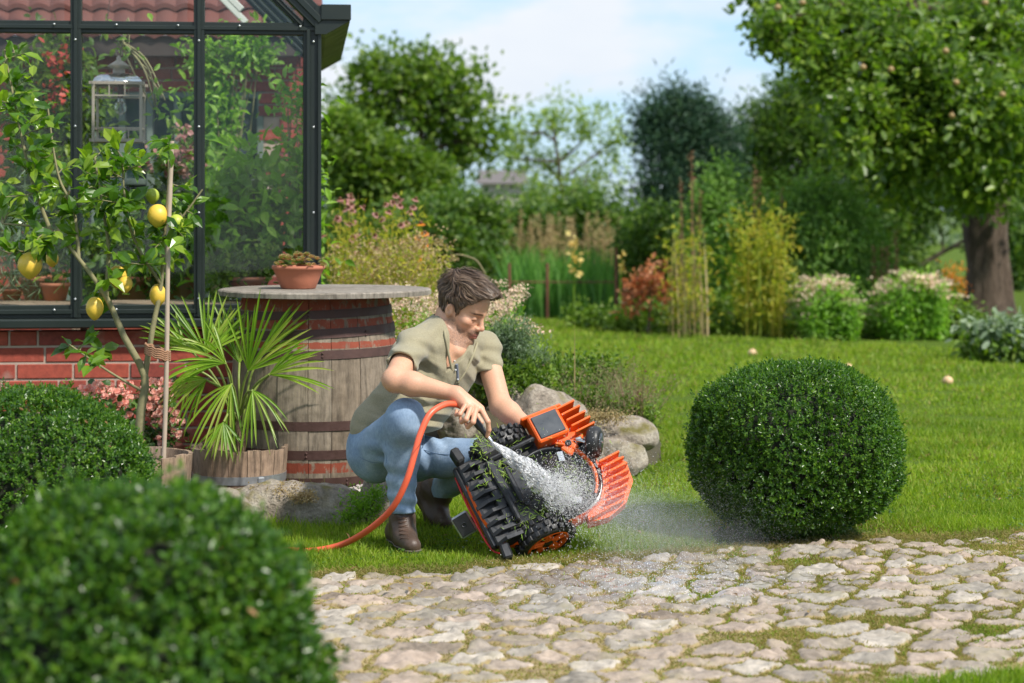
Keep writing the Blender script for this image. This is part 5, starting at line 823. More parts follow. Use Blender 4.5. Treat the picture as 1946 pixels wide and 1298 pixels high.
# rear bumper: ridges between two end blocks
for i in range(9):
    mb = MB(); y = .165-i*.0405; q = [(-.235+.012*abs(i-4)/4, 0), (-.19, .030), (-.125-.01*(i % 2), .028), (-.10, .004)]; V = []
    for (x, z) in q: V += [[x, y-.007, z], [x, y+.007, z]]
    for (x, z) in q: V += [[x, y-.010, -.03], [x, y+.010, -.03]]
    f = []
    for k in range(3): f += [[2*k, 2*k+1, 2*k+3, 2*k+2], [2*k, 2*k+2, 2*k+10, 2*k+8], [2*k+1, 2*k+9, 2*k+11, 2*k+3]]
    f += [[0, 8, 9, 1], [6, 7, 15, 14]]; mb.add(V, f); mpart(mb, 'bumper_ridge', m_blk)
mb = MB(); box(mb, (-.225, .02, -.028), (.04, .36, .03), None, 0, .008); box(mb, (-.165, .015, -.010), (.125, .365, .022), None, 0, .006); mpart(mb, 'bumper_bar', m_blk)
for y, rz in ((.222, .12), (-.205, -.1)): mb = MB(); box(mb, (-.215, y, .012), (.036, .062, .050), np.array(Matrix.Rotation(rz, 3, 'Z')), 0, .007); mpart(mb, 'bumper_block', m_blk)
mb = MB(); tube(mb, bez([(-.244, .17, -.040), (-.252, .02, -.040), (-.244, -.15, -.040), (-.19, -.190, -.040)], 16), .004, 6); mpart(mb, 'red_trim', simple('red_trim', (.55, .02, .02), .4))
def wheel(x, y, z, R, wd, side, spokes=5):
    Q = np.array([[1, 0, 0], [0, 0, side], [0, 1., 0]]).T if False else np.stack([[1, 0, 0], [0, 0, 1], [0, side, 0]], 1).astype(float)   # local z of the lathe runs along y
    c = np.array([x, y, z]); mb = MB(); lathe(mb, [(R*.74, -wd/2), (R*.93, -wd/2+.002), (R*.985, -wd*.34), (R, 0), (R*.985, wd*.34), (R*.93, wd/2-.002), (R*.80, wd/2), (R*.76, wd*.4)], c, 48, 0, True, 0, 2*pi, Q)
    nk = 22
    for k in range(nk):
        for row, off in ((-1, 0), (0, .5), (1, 0)):
            a = (k+off)*2*pi/nk; e = np.array([cos(a), 0, sin(a)]); tt = np.array([-sin(a), 0, cos(a)]); ey = np.array([0, 1., 0]); box(mb, c+e*(R+.004)+ey*row*wd*.32, (.014, wd*.26, .016), np.stack([e, ey, tt], 1), 0, .002)
    wh = mpart(mb, 'wheel', m_rub)
    mb = MB(); lathe(mb, [(R*.78, wd*.36), (R*.74, wd*.47), (R*.68, wd*.44), (R*.66, wd*.25), (R*.001, wd*.22)], c, 40, 1, True, 0, 2*pi, Q); lathe(mb, [(R*.80, wd*.38), (R*.775, wd*.50), (R*.67, wd*.48), (R*.665, wd*.30)], c, 40, 0, True, 0, 2*pi, Q)
    for k in range(spokes):
        a = k*2*pi/spokes+.3; e = np.array([cos(a), 0, sin(a)]); tt = np.array([-sin(a), 0, cos(a)]); ey = np.array([0, side*1., 0])
        box(mb, c+e*R*.44+ey*wd*.38, (R*.56, .012, R*.30), np.stack([e, ey, tt], 1), 0, .004); box(mb, c+e*R*.44+ey*wd*.43, (R*.36, .010, R*.10), np.stack([e, ey, tt], 1), 0, .003)
    lathe(mb, [(.001, wd*.46), (R*.2, wd*.45), (R*.24, wd*.38), (R*.24, wd*.2)], c, 24, 1, True, 0, 2*pi, Q); mpart(mb, 'rim', [m_or, m_blk], wh)
wheel(-.038, -.172, -.062, .108, .078, -1); wheel(-.030, .225, -.062, .108, .078, 1)
mb = MB(); box(mb, (-.105, .205, .03), (.075, .09, .05), np.array(Matrix.Rotation(.1, 3, 'Z')), 0, .012); mpart(mb, 'wheel_guard', m_rub)
# front pods with cooling-fin like ribs
pod = MB(); box(pod, (.150, .195, .012), (.128, .118, .075), None, 0, .006); box(pod, (.150, .258, .0), (.17, .012, .085), None, 0, .004); box(pod, (.215, .13, -.01), (.10, .05, .05), np.array(Matrix.Rotation(-.4, 3, 'Z')), 0, .006); pd = mpart(pod, 'front_housing', m_or)
mb = MB(); box(mb, (.150, .195, .052), (.104, .096, .006), None, 0, .002); mpart(mb, 'cover_plate', m_gpl, pd)
for k in range(5): mb = MB(); y = .245-k*.029; box(mb, (.245+.012*k-.004*k*k*.3, y, .012), (.085, .0085, .078), np.array(Matrix.Rotation(.10, 3, 'Z')), 0, .002); mpart(mb, 'front_rib', m_or)
mb = MB(); V = [];  ctr = [(.12, -.218), (.20, -.228), (.285, -.200), (.350, -.13), (.362, -.05), (.33, .002), (.27, -.02), (.24, -.10), (.19, -.165), (.13, -.185)]; nn = len(ctr); V = [[x, y, -.04] for x, y in ctr]+[[x, y, .010] for x, y in ctr]; j = np.arange(nn); mb.add(V, np.stack([j, (j+1) % nn, nn+(j+1) % nn, nn+j], -1)); c = np.mean(ctr, 0); mb.add([*V[nn:], [*c, .010]], np.stack([j, (j+1) % nn, np.full(nn, nn)], -1)); mpart(mb, 'front_shell', m_or)
for k in range(8):
    t_ = k/7; c = np.array([.302+.018*sin(t_*pi)-.085*t_**2, -.018-t_*.185, .014]); mb = MB(); box(mb, c, (.090-.012*t_, .0085, .066), np.array(Matrix.Rotation(.10-.1*t_, 3, 'Z')), 0, .002); mpart(mb, 'front_rib', m_or)
mb = MB(); box(mb, (.20, -.205, .016), (.15, .010, .055), np.array(Matrix.Rotation(.12, 3, 'Z')), 0, .003); mpart(mb, 'front_rib', m_or)
mb = MB(); box(mb, (.22, .06, -.01), (.10, .11, .03), None, 0, .01); mpart(mb, 'caster_bay', m_blk)
wc = np.array([.275, .055, .052]); up_l = np.array([np.dot([0, 0, 1.], mL), np.dot([0, 0, 1.], mY), np.dot([0, 0, 1.], mN)]); ax_l = nrm(np.array([np.dot([1, -.25, 0], mL), np.dot([1, -.25, 0], mY), np.dot([1, -.25, 0], mN)])); Q = np.stack([nrm(np.cross(ax_l, [0, 0, 1.])), np.cross(ax_l, nrm(np.cross(ax_l, [0, 0, 1.]))), ax_l], 1)
mb = MB(); lathe(mb, [(.001, -.026), (.045, -.026), (.056, -.020), (.060, -.008), (.060, .008), (.056, .020), (.045, .026), (.001, .026)], wc, 36, 0, True, 0, 2*pi, Q); cw = mpart(mb, 'caster_wheel', m_rub); mb = MB(); lathe(mb, [(.001, -.030), (.034, -.029), (.036, -.024)], wc, 24, 0, True, 0, 2*pi, Q); lathe(mb, [(.036, .024), (.034, .029), (.001, .030)], wc, 24, 0, True, 0, 2*pi, Q); mpart(mb, 'rim', m_gpl, cw)
mb = MB(); a0 = wc-ax_l*.040; tube(mb, bez([wc-ax_l*.024, a0, a0+nrm(np.array([-.4, .5, -.3]))*.04, np.array([.235, .10, .0])], 10), .006, 8); tube(mb, bez([wc+ax_l*.03, wc+ax_l*.036+np.array([0, .03, -.02]), np.array([.29, .11, -.01])], 10), .004, 8); box(mb, np.array([.235, .10, .012]), (.03, .03, .025), None, 0, .004); mpart(mb, 'caster_bracket', m_steel)
# contact plate at the rear, silver edged
pc_ = np.array([-.283, .0, -.085]); zc = nrm([-.35, -.45, .80]); xc = nrm(np.cross([0, 1., 0], zc)); Rp = np.stack([xc, np.cross(zc, xc), zc], 1); mb = MB(); box(mb, pc_, (.070, .088, .018), Rp, 0, .007); pp = mpart(mb, 'contact_plate', m_sil); mb = MB(); box(mb, pc_+Rp@np.array([0, 0, .008]), (.058, .076, .004), Rp, 0, .0015); lathe(mb, [(.010, .010), (.010, .012), (.007, .012), (.006, .010), (.001, .010)], pc_, 16, 0, True, 0, 2*pi, Rp); mpart(mb, 'plate_face', m_blk, pp)
mb = MB(); box(mb, pc_+np.array([.035, 0, .005]), (.04, .03, .012), None, 0, .004); mpart(mb, 'plate_arm', m_blk)
# clippings stuck to the underside
r = np.random.default_rng(12); mb = MB(); cl = [(-.115, .215, .06, .022, 130), (-.02, .165, .03, .03, 60), (-.10, .10, .05, .03, 70), (-.05, .02, .035, .04, 170), (-.06, -.10, .03, .045, 180), (.10, -.04, .035, .07, 230), (.02, -.10, .03, .05, 90), (-.08, .0, .05, .10, 50), (.15, .0, .035, .05, 30), (.15, .195, .055, .034, 36), (-.16, .1, .035, .03, 16), (.0, -.13, .05, .02, 40), (.30, .06, .065, .03, 10)]
for x, y, z, s_, n in cl:
    p = np.stack([x+r.normal(size=n)*s_, y+r.normal(size=n)*s_, z*np.ones(n)-.012+np.abs(r.normal(size=n))*.006], -1); p = p[(np.abs(p[:, 0]) < .22)|(x > .2)]; n = len(p); pw = MO+p@np.stack([mL, mY, mN]); D = nrm(rdir(n, r)@np.diag([1, 1, 1])-mN*.0); D = nrm(D-mN*(D@mN)[:, None]*.8)
    leaves(mb, pw, D, np.tile(mN, (n, 1)), r.uniform(.010, .028, n), .085, T_BLADE, 0)
mb.build('grass_clippings', leafmat('wet_clippings', [(.16, .30, .025), (.26, .42, .04), (.38, .48, .08)], .4, .3), label='wet green grass clippings stuck to the underside of the robot mower', category='grass clippings', kind='stuff')
# ---------------------------------------------------------------- hose, nozzle, water
m_hose = simple('orange_hose', (.74, .115, .05), .38, nz=.06, nscale=8)
hp = [P(884, 776, 7.13), P(868, 769, 7.12), P(845, 769, 7.08), P(817, 787, 7.03), P(799, 824, 7.0), P(788, 862, 6.98), P(772, 915, 6.97), P(745, 966, 7.0), P(702, 1006, 7.08), P(652, 1034, 7.22), np.array([*G(600, 1046, .014)]), G(548, 1046, .014), G(470, 1040, .014), G(380, 1046, .014), G(280, 1060, .014), G(120, 1052, .014), G(-80, 1010, .014), G(-300, 1000, .014)]
mb = MB(); tube(mb, bez(hp, 140), .0118, 14); mb.build('garden_hose', m_hose, label='orange garden hose curving from the hand of the man down to the grass', category='hose')
nz = thing('hose_nozzle', P(884, 776, 7.13), 'black hose nozzle held over the robot mower, spraying water', 'nozzle'); NT = P(936, 842, 7.10); N0 = P(884, 776, 7.13)
mb = MB(); tube(mb, [N0+(NT-N0)*t for t in (0, .1, .12, .55, .6, .85)], [.013, .013, .015, .014, .011, .0095], 16); mb.build('grip', m_blk, nz); mb = MB(); tube(mb, [N0+(NT-N0)*t for t in (.85, .9, 1.0)], [.0085, .0085, .006], 14); mb.build('tip', m_steel, nz)
m_wat, t, b = mat('water_drops'); b.inputs['Base Color'].default_value = (.98, .99, 1., 1); b.inputs['Roughness'].default_value = .2; b.inputs['Specular IOR Level'].default_value = .9; b.inputs['Transmission Weight'].default_value = .12; b.inputs['Emission Strength'].default_value = 0; b.inputs['IOR'].default_value = 1.2
m_mist, t, b = mat('fine_spray'); b.inputs['Base Color'].default_value = (.9, .93, .96, 1); b.inputs['Roughness'].default_value = .3; b.inputs['Transmission Weight'].default_value = .0
def drops(mb, p, D, ln, wd, mat=0):
    n = len(p); D = nrm(D); S = nrm(np.cross(D, rdir(n, r))); N2 = np.cross(S, D); ln = np.broadcast_to(ln, (n,))[:, None]; wd = np.broadcast_to(wd, (n,))[:, None]
    V = np.stack([p-D*ln*.6, p+S*wd, p-S*.5*wd+N2*.87*wd, p-S*.5*wd-N2*.87*wd, p+D*ln*.4], 1).reshape(-1, 3); T = np.array([[0, 2, 1], [0, 3, 2], [0, 1, 3], [4, 1, 2], [4, 2, 3], [4, 3, 1]]); mb.add(V, (T[None]+(np.arange(n)*5)[:, None, None]).reshape(-1, 3), mat, True)
IM = P(1072, 940, 7.16); ax = nrm(IM-NT); Lj = np.linalg.norm(IM-NT); u = nrm(np.cross(ax, [0, 0, 1.])); v = np.cross(u, ax); mb = MB()
n = 13000; t = r.uniform(0, 1.1, n)**.85; a = r.uniform(0, 2*pi, n); rr = (.0050+.058*t)*np.sqrt(r.uniform(size=n))**(1+.3*t)*(1+.25*np.sin(a*3+t*20)); p = NT+ax*(t*Lj)[:, None]+u*(rr*np.cos(a))[:, None]+v*(rr*np.sin(a))[:, None]+np.array([0, 0, -.02])*(t**2)[:, None]
keep = r.uniform(size=n) < np.clip(1.15-.75*t, .2, 1)*(1+.5*np.sin(t*70+a*2)); p, rr_, tt = p[keep], rr[keep], t[keep]; n = len(p); drops(mb, p, ax+(rr_/.05)[:, None]*rdir(n, r)*.15, r.uniform(.008, .030, n)*(1-.6*tt), r.uniform(.0007, .0019, n)*(1-.45*tt))
n = 9000; v0 = np.stack([np.abs(r.normal(size=n))*1.1+.2, r.normal(size=n)*.7-.25, r.normal(size=n)*.75+.35], -1); tm = r.uniform(0, .13, n); st = IM+np.stack([r.normal(size=n)*.035, r.normal(size=n)*.02, r.normal(size=n)*.03], -1)-ax*(np.abs(r.normal(size=n))*.05)[:, None]; p = st+v0*tm[:, None]+np.array([0, 0, -4.9])*(tm**2)[:, None]; k = p[:, 2] > .01; drops(mb, p[k], (v0+np.array([0, 0, -9.8])*tm[:, None])[k], r.uniform(.002, .008, k.sum()), r.uniform(.0004, .0010, k.sum()))
n = 2600; gx, gy = r.normal(size=n), r.normal(size=n); px_, py_ = 1245+gx*125, 1105+gy*30; py_ = np.maximum(py_, 1055); gp = np.array([G(a, b_, .022) for a, b_ in zip(px_, py_)]); gp[:, 2] = .012+np.abs(r.normal(size=n))*.018; drops(mb, gp, rdir(n, r)+[0, 0, .8], r.uniform(.002, .007, n), r.uniform(.0006, .0016, n))  # white drops strewn over the path stones, standing in for wet glare
mb.build('water_jet', m_wat, label='white jet of water spraying from the hose nozzle onto the mower', category='water jet', kind='stuff')
mb = MB(); n = 60000; v0 = np.stack([np.abs(r.normal(size=n))*1.5+.3, r.normal(size=n)*.6-.1, r.normal(size=n)*.5-.1], -1); tm = r.uniform(.0, .42, n)**.9; drag = (1-np.exp(-3*tm))/3; st = P(1120, 960, 7.15)+np.stack([r.normal(size=n)*.05, r.normal(size=n)*.05, r.normal(size=n)*.04], -1); p = st+v0*drag[:, None]+np.array([0, 0, -1.1])*(tm**2)[:, None]; k = (p[:, 2] > .005); k &= r.uniform(size=n) < .95; drops(mb, p[k], rdir(k.sum(), r), r.uniform(.0006, .0016, k.sum()), r.uniform(.0003, .0006, k.sum()))
mb.build('water_mist', m_mist, label='fine water mist drifting over the edge of the stone path', category='mist', kind='stuff')

gs = [(P(1230, 1000, 7.18), (.30, .24, .15)), (P(1350, 1030, 7.22), (.24, .20, .10))]
mb = MB(); box(mb, P(1260, 990, 7.18), (.98, .5, .34))
mv = bpy.data.materials.new('spray_air'); mv.use_nodes = True; t = mv.node_tree; t.nodes.clear(); out = nd(t, 'ShaderNodeOutputMaterial'); tcn = nd(t, 'ShaderNodeTexCoord'); nn = ramp(t, noise(t, tcn.outputs['Object'], 7, 4), [(.35, (.1,)*3), (.75, (1,)*3)]); fo = None
for c, rad in gs:
    m1 = nd(t, 'ShaderNodeVectorMath', {0: tcn.outputs['Object'], 1: tuple(-c)}, operation='ADD'); m2 = nd(t, 'ShaderNodeVectorMath', {0: m1.outputs[0], 1: rad}, operation='DIVIDE'); g = nd(t, 'ShaderNodeTexGradient', {0: m2.outputs[0]}, gradient_type='SPHERICAL'); fo = g.outputs[1] if fo is None else math_(t, 'ADD', fo, g.outputs[1])
pv = nd(t, 'ShaderNodeVolumePrincipled', {'Color': (.95, .97, 1, 1), 'Density': math_(t, 'MULTIPLY', math_(t, 'MULTIPLY', nn, fo), 1.4), 'Anisotropy': .0}); t.links.new(pv.outputs[0], out.inputs['Volume'])
mb.build('spray_haze', mv, label='pale cloud of fine spray drifting from the mower towards the clipped bush', category='spray', kind='stuff')
# ---------------------------------------------------------------- signed-distance modelling (for the man)
def cone(p, a, b, ra, rb):
    a, b = np.asarray(a), np.asarray(b); ab = b-a; t = np.clip(((p-a)@ab)/(ab@ab), 0, 1); return np.linalg.norm(p-a-t[:, None]*ab, axis=1)-(ra+(rb-ra)*t)
def ell(p, c, r, R=None):
    q = p-np.asarray(c)
    if R is not None: q = q@np.asarray(R)          # columns = axes
    r = np.asarray(r, float); k0 = np.linalg.norm(q/r, axis=1); k1 = np.linalg.norm(q/(r*r), axis=1); return k0*(k0-1)/np.maximum(k1, 1e-9)
def smin(a, b, k): h = np.maximum(k-np.abs(a-b), 0)/k; return np.minimum(a, b)-h*h*k*.25
def smax(a, b, k): return -smin(-a, -b, k)
def union(p, prims, k=.02):
    d = None
    for q in prims:
        kk = q.get('k', k); f = cone(p, q['a'], q['b'], *q['r']) if 'a' in q else ell(p, q['c'], q['r'], q.get('R')); d = f if d is None else smin(d, f, kk)
    return d
def cn(a, b, ra, rb, **k): return dict(a=a, b=b, r=(ra, rb), **k)
def el(c, r, R=None, **k): return dict(c=c, r=r, R=R, **k)
def sdf_mesh(f, lo, hi, h, c=8, slack=1.6):
    lo, hi = np.asarray(lo, float), np.asarray(hi, float); nb = np.ceil((hi-lo)/(h*c)).astype(int); n = nb*c; F = np.full(n, 1., np.float32)
    bi = np.stack(np.meshgrid(*[np.arange(k) for k in nb], indexing='ij'), -1).reshape(-1, 3); ctr = lo+(bi*c+(c-1)/2)*h; d = f(ctr); half = h*c*.87; act = np.abs(d) < half*slack+2*h
    Fb = F.reshape(nb[0], c, nb[1], c, nb[2], c); s = np.where(d < 0, -1., 1.).reshape(*nb); Fb[:] = s[:, None, :, None, :, None]
    off = np.stack(np.meshgrid(*[np.arange(c)]*3, indexing='ij'), -1).reshape(-1, 3)
    A = bi[act]
    for k in range(0, len(A), 400):
        a = A[k:k+400]; idx = (a[:, None]*c+off[None]).reshape(-1, 3); F[idx[:, 0], idx[:, 1], idx[:, 2]] = f(lo+idx*h)
    S = F < 0; cs = sum(S[i:n[0]-1+i, j:n[1]-1+j, k:n[2]-1+k].astype(np.int8) for i in (0, 1) for j in (0, 1) for k in (0, 1)); cell = np.argwhere((cs > 0)&(cs < 8)); C8 = np.array([[i, j, k] for i in (0, 1) for j in (0, 1) for k in (0, 1)])
    val = np.stack([F[tuple((cell+o).T)] for o in C8], -1); acc = np.zeros((len(cell), 3)); cnt = np.zeros(len(cell))
    for i in range(8):
        for j in range(i+1, 8):
            if np.abs(C8[i]-C8[j]).sum() == 1:
                m = (val[:, i] < 0) != (val[:, j] < 0); t = val[m, i]/(val[m, i]-val[m, j]); acc[m] += C8[i]+t[:, None]*(C8[j]-C8[i]); cnt[m] += 1
    V = lo+(cell+acc/cnt[:, None])*h; idm = np.full(n-1, -1, np.int32); idm[tuple(cell.T)] = np.arange(len(cell)); Q = []
    for ax in range(3):
        o1, o2 = [(1, 2), (2, 0), (0, 1)][ax]; sl = [slice(None)]*3; sh = list(sl); sl[ax] = slice(0, -1); sh[ax] = slice(1, None); ch = S[tuple(sl)] != S[tuple(sh)]; e = np.argwhere(ch); e = e[(e[:, o1] > 0)&(e[:, o2] > 0)&(e[:, o1] < n[o1]-1)&(e[:, o2] < n[o2]-1)]
        g = []
        for (a, b_) in ((1, 1), (0, 1), (0, 0), (1, 0)): q = e.copy(); q[:, o1] -= a; q[:, o2] -= b_; g.append(idm[tuple(q.T)])
        q = np.stack(g, -1); fl = ~S[tuple(e.T)]; q[fl] = q[fl][:, ::-1]; Q.append(q[(q >= 0).all(1)])
    return V, np.concatenate(Q)
def smooth_mesh(V, Q, it=2, lam=.5):
    for _ in range(it):
        acc = np.zeros_like(V); cnt = np.zeros(len(V))
        for a, b_ in ((0, 1), (1, 2), (2, 3), (3, 0)):
            for x, y in ((a, b_), (b_, a)): cnt += np.bincount(Q[:, x], minlength=len(V)); 
            for d in range(3): acc[:, d] += np.bincount(Q[:, a], V[Q[:, b_], d], len(V))+np.bincount(Q[:, b_], V[Q[:, a], d], len(V))
        V = V+lam*(acc/np.maximum(cnt, 1)[:, None]-V)
    return V
def hit(px, py, f, d0=6.6, d1=8.4):
    "first surface of f met by the sight line through a pixel of the photograph"
    d = np.linspace(d0, d1, 900); v = f(np.array([P(px, py, x) for x in d])); k = np.argmax(v < 0); return P(px, py, d[k])
# ---------------------------------------------------------------- the man
AX = lambda yaw: (np.array([sin(radians(yaw)), -cos(radians(yaw)), 0]), np.array([-cos(radians(yaw)), -sin(radians(yaw)), 0]))
Ft, Rt_ = AX(42)                         # chest: forward, his right
Ut = nrm(P(838, 650, 7.60)-P(745, 830, 7.62)); Fc = nrm(Ft-Ut*np.dot(Ft, Ut)); RT = np.stack([np.cross(Fc, Ut), Fc, Ut], 1)
hip_r, hip_l = P(712, 866, 7.54), P(748, 872, 7.72); kn_r, kn_l = P(771, 793, 7.24), P(917, 868, 7.50); an_r, an_l = P(765, 972, 7.36), P(838, 932, 7.84)
sh_r, sh_l = P(786, 655, 7.43), P(921, 662, 7.76); el_r, el_l = P(750, 722, 7.20), P(952, 772, 7.58); wr_r, wr_l = P(867, 749, 7.14), P(1004, 812, 7.47)
# head frame
yaw, pitch, roll = 63, 25, 4
F0, R0 = AX(yaw); Fh = F0*cos(radians(pitch))-np.array([0, 0, 1.])*sin(radians(pitch)); Uh = F0*sin(radians(pitch))+np.array([0, 0, 1.])*cos(radians(pitch)); HM = np.stack([np.cross(Fh, Uh), Fh, Uh], 1); OH = P(876, 588, 7.60)
def hw(x, y, z): return OH+HM@np.array([x, y, z])
def face(q):
    ax_ = np.abs(q[:, 0]); m = np.stack([ax_, q[:, 1], q[:, 2]], -1)
    d = ell(q, (0, -.010, .042), (.075, .090, .084)); d = smin(d, ell(q, (0, .030, -.028), (.060, .062, .088)), .035)
    d = smin(d, cone(m, (.050, .008, -.072), (.020, .074, -.104), .022, .0195), .03); d = smin(d, cone(m, (.056, -.004, -.02), (.052, .006, -.070), .016, .020), .025); d = smin(d, ell(q, (0, .083, -.100), (.023, .019, .019)), .018)
    d = smin(d, ell(m, (.044, .060, -.018), (.022, .020, .018)), .02); d = smin(d, cone(m, (.008, .092, .024), (.040, .078, .026), .011, .009), .014); d = smin(d, ell(q, (0, .062, .058), (.055, .036, .042)), .03)
    d = smax(d, -ell(m, (.032, .100, .004), (.017, .016, .012)), .012)
    d = smin(d, ell(m, (.031, .077, .002), (.0150, .0145, .0125)), .004); d = smax(d, -cone(m, (.020, .094, -.004), (.042, .088, -.003), .0012, .0012), .003)
    d = smin(d, cone(q, (0, .094, .014), (0, .111, -.026), .0075, .0105), .014); d = smin(d, ell(q, (0, .113, -.029), (.0115, .0115, .0100)), .008); d = smin(d, ell(m, (.0125, .102, -.033), (.0080, .0105, .0075)), .006); d = smax(d, -ell(m, (.0065, .108, -.0405), (.0036, .005, .004)), .003)
    d = smin(d, ell(q, (0, .091, -.057), (.027, .017, .021)), .014); d = smin(d, cone(m, (0, .1065, -.0600), (.021, .0935, -.0640), .0050, .0026), .004); d = smin(d, cone(m, (0, .1045, -.0710), (.018, .093, -.0680), .0062, .003), .004); d = smax(d, -cone(m, (0, .1125, -.0655), (.023, .0975, -.0655), .0013, .0010), .003)
    e = ell(m, (.0775, -.008, -.004), (.0085, .0170, .028), np.array(Euler((.15, .0, .30)).to_matrix())); e = smax(e, -ell(m, (.086, -.003, .002), (.0065, .0105, .018)), .004); d = smin(d, e, .005)
    return d
def hd(p): return face((p-OH)@HM)
neck = [cn(hw(0, -.040, -.045), P(846, 640, 7.62), .052, .060), cn(hw(.045, -.03, -.05), P(868, 668, 7.53), .018, .014, k=.02), cn(hw(-.01, .01, -.09), P(872, 665, 7.56), .026, .020)]
chestp = [el(P(822, 703, 7.60), (.168, .105, .20), RT), cn(P(850, 640, 7.6), sh_r, .045, .056), cn(P(850, 640, 7.62), sh_l, .043, .048), el(P(765, 790, 7.61), (.15, .11, .16), RT)]
def fingers(chains, rs=(.0112, .0098, .0088, .0078)): return [cn(c[i], c[i+1], rs[i]*s, rs[i+1]*s, k=.004) for c, s in chains for i in range(len(c)-1)]
def Q_(l): return [P(*x) for x in l]
f_r = [(Q_([(915, 779, 7.105), (927, 801, 7.075), (929, 817, 7.085), (926, 829, 7.095)]), 1.0), (Q_([(904, 779, 7.09), (899, 802, 7.052), (889, 811, 7.075), (885, 804, 7.10)]), 1.02), (Q_([(894, 776, 7.085), (886, 797, 7.050), (877, 802, 7.075), (875, 794, 7.10)]), .96), (Q_([(884, 771, 7.085), (874, 787, 7.062), (867, 788, 7.085), (868, 781, 7.10)]), .84)]
palm_r = [cn(wr_r, P(903, 775, 7.11), .027, .018, k=.02), cn(wr_r+[0, .0, -.008], P(890, 772, 7.12), .024, .018, k=.02), cn(wr_r, P(914, 777, 7.115), .020, .0135, k=.02), cn(P(874, 756, 7.13), P(884, 771, 7.10), .018, .012, k=.02)]
th_r = [cn(P(884, 762, 7.16), P(903, 784, 7.175), .0145, .0115, k=.015), cn(P(903, 784, 7.175), P(915, 803, 7.16), .011, .009, k=.005)]
f_l = [(Q_([(1024, 818, 7.50), (1040, 812, 7.50), (1050, 818, 7.47), (1054, 826, 7.45)]), 1.), (Q_([(1022, 824, 7.51), (1040, 822, 7.52), (1051, 829, 7.50), (1056, 837, 7.48)]), 1.), (Q_([(1019, 831, 7.52), (1036, 833, 7.54), (1046, 841, 7.52), (1050, 848, 7.50)]), .95), (Q_([(1015, 836, 7.52), (1029, 842, 7.54), (1037, 850, 7.53), (1040, 856, 7.51)]), .85)]
palm_l = [cn(wr_l, P(1022, 822, 7.49), .026, .018, k=.02), cn(wr_l, P(1016, 832, 7.50), .024, .016, k=.02), cn(P(1008, 812, 7.46), P(1022, 806, 7.43), .014, .010, k=.012), cn(P(1022, 806, 7.43), P(1033, 808, 7.41), .010, .008, k=.005)]
dirn = lambda a, b_: nrm(b_-a)
arms = [cn(sh_r, el_r, .054, .043), cn(el_r, el_r*.72+wr_r*.28, .041, .0435), cn(el_r*.72+wr_r*.28, wr_r, .0435, .0265), cn(el_r+[0, 0, -.004], el_r+dirn(wr_r, el_r)*.018, .036, .024, k=.02), cn(sh_l, el_l, .048, .042), cn(el_l, el_l*.7+wr_l*.3, .041, .041), cn(el_l*.7+wr_l*.3, wr_l, .041, .029), cn(el_l, el_l+[.012, 0, -.012], .03, .022, k=.02)]
def skin(p):
    d = union(p, chestp+neck, .045); a = union(p, arms, .022); d = smin(d, a, .035); hr = union(p, palm_r, .02); hr = smin(hr, union(p, fingers(f_r), .004), .008); hr = smin(hr, union(p, th_r, .006), .010); d = smin(d, hr, .012)
    hl = union(p, palm_l, .02); hl = smin(hl, union(p, fingers(f_l), .004), .006); d = smin(d, hl, .012); return smin(d, hd(p), .010)
man = thing('person', [*P(770, 1000, 7.5)[:2], 0], 'crouching man in olive shirt, light blue jeans and brown boots hosing the mower', 'person')
V, Q = sdf_mesh(skin, P(722, 500, 7.0)*[1, 0, 0]+[-.02, 6.96, .45], [.20, 7.86, 1.10], .0027); V = smooth_mesh(V, Q, 1, .4)
q = (V-OH)@HM; x, y, z = q.T; axx = np.abs(x); inh = (np.linalg.norm(q, axis=1) < .16)
nz_ = wave_noise(V, 700, 5, 24)*.8+wave_noise(V, 220, 6)*.2; base = np.tile([.60, .335, .215], (len(V), 1)); sm = lambda e0, e1, v: np.clip((v-e0)/(e1-e0), 0, 1)
def mixv(base, m, c): m = np.clip(m, 0, 1)[:, None]; return base*(1-m)+np.array(c)*m
base = base*(1+.05*wave_noise(V, 45, 7)[:, None]*[.6, 1, 1])
zb_ = np.interp(y, [-.01, .02, .05, .08, .1], [.0, -.022, -.046, -.047, -.049]); stub = inh*sm(.004, -.010, z-zb_)*sm(-.018, .004, y)*sm(-.150, -.118, z+.3*(y < .03)*(y-.03)); stub = np.maximum(stub, inh*sm(.012, .004, np.abs(z+.050))*sm(.07, .085, y)*sm(.034, .026, axx)); stub = stub*(.80+.30*nz_)
base = mixv(base, stub*.85, (.165, .095, .062)); mus = inh*sm(.011, .005, np.abs(z+.0515+.10*np.maximum(axx-.012, 0)))*sm(.078, .09, y)*sm(.030, .022, axx)*sm(.118, .112, y); base = mixv(base, mus*(.75+.25*nz_), (.09, .05, .034)); gt = inh*np.exp(-((axx)/.016)**2-((z+.092)/.014)**2)*(y > .07); base = mixv(base, gt*.5, (.11, .065, .045)); lip = inh*sm(.026, .020, axx)*sm(.0125, .008, np.abs(z+.0665))*sm(.088, .093, y); base = mixv(base, lip*.8, (.46, .17, .14))
brow = inh*sm(.0052, .003, np.abs(z-.026-.0009*0+.12*np.maximum(axx-.035, 0)))*sm(.010, .014, axx)*sm(.056, .050, axx)*sm(.055, .065, y); base = mixv(base, brow*(.85+.2*nz_), (.07, .04, .025))
lash = inh*sm(.0024, .0012, np.abs(z+.0040))*sm(.017, .020, axx)*sm(.046, .043, axx)*sm(.06, .07, y); base = mixv(base, lash*.85, (.05, .03, .022)); mouth = inh*sm(.0016, .0008, np.abs(z+.0655))*sm(.024, .02, axx)*sm(.085, .09, y); base = mixv(base, mouth*.8, (.15, .05, .04))
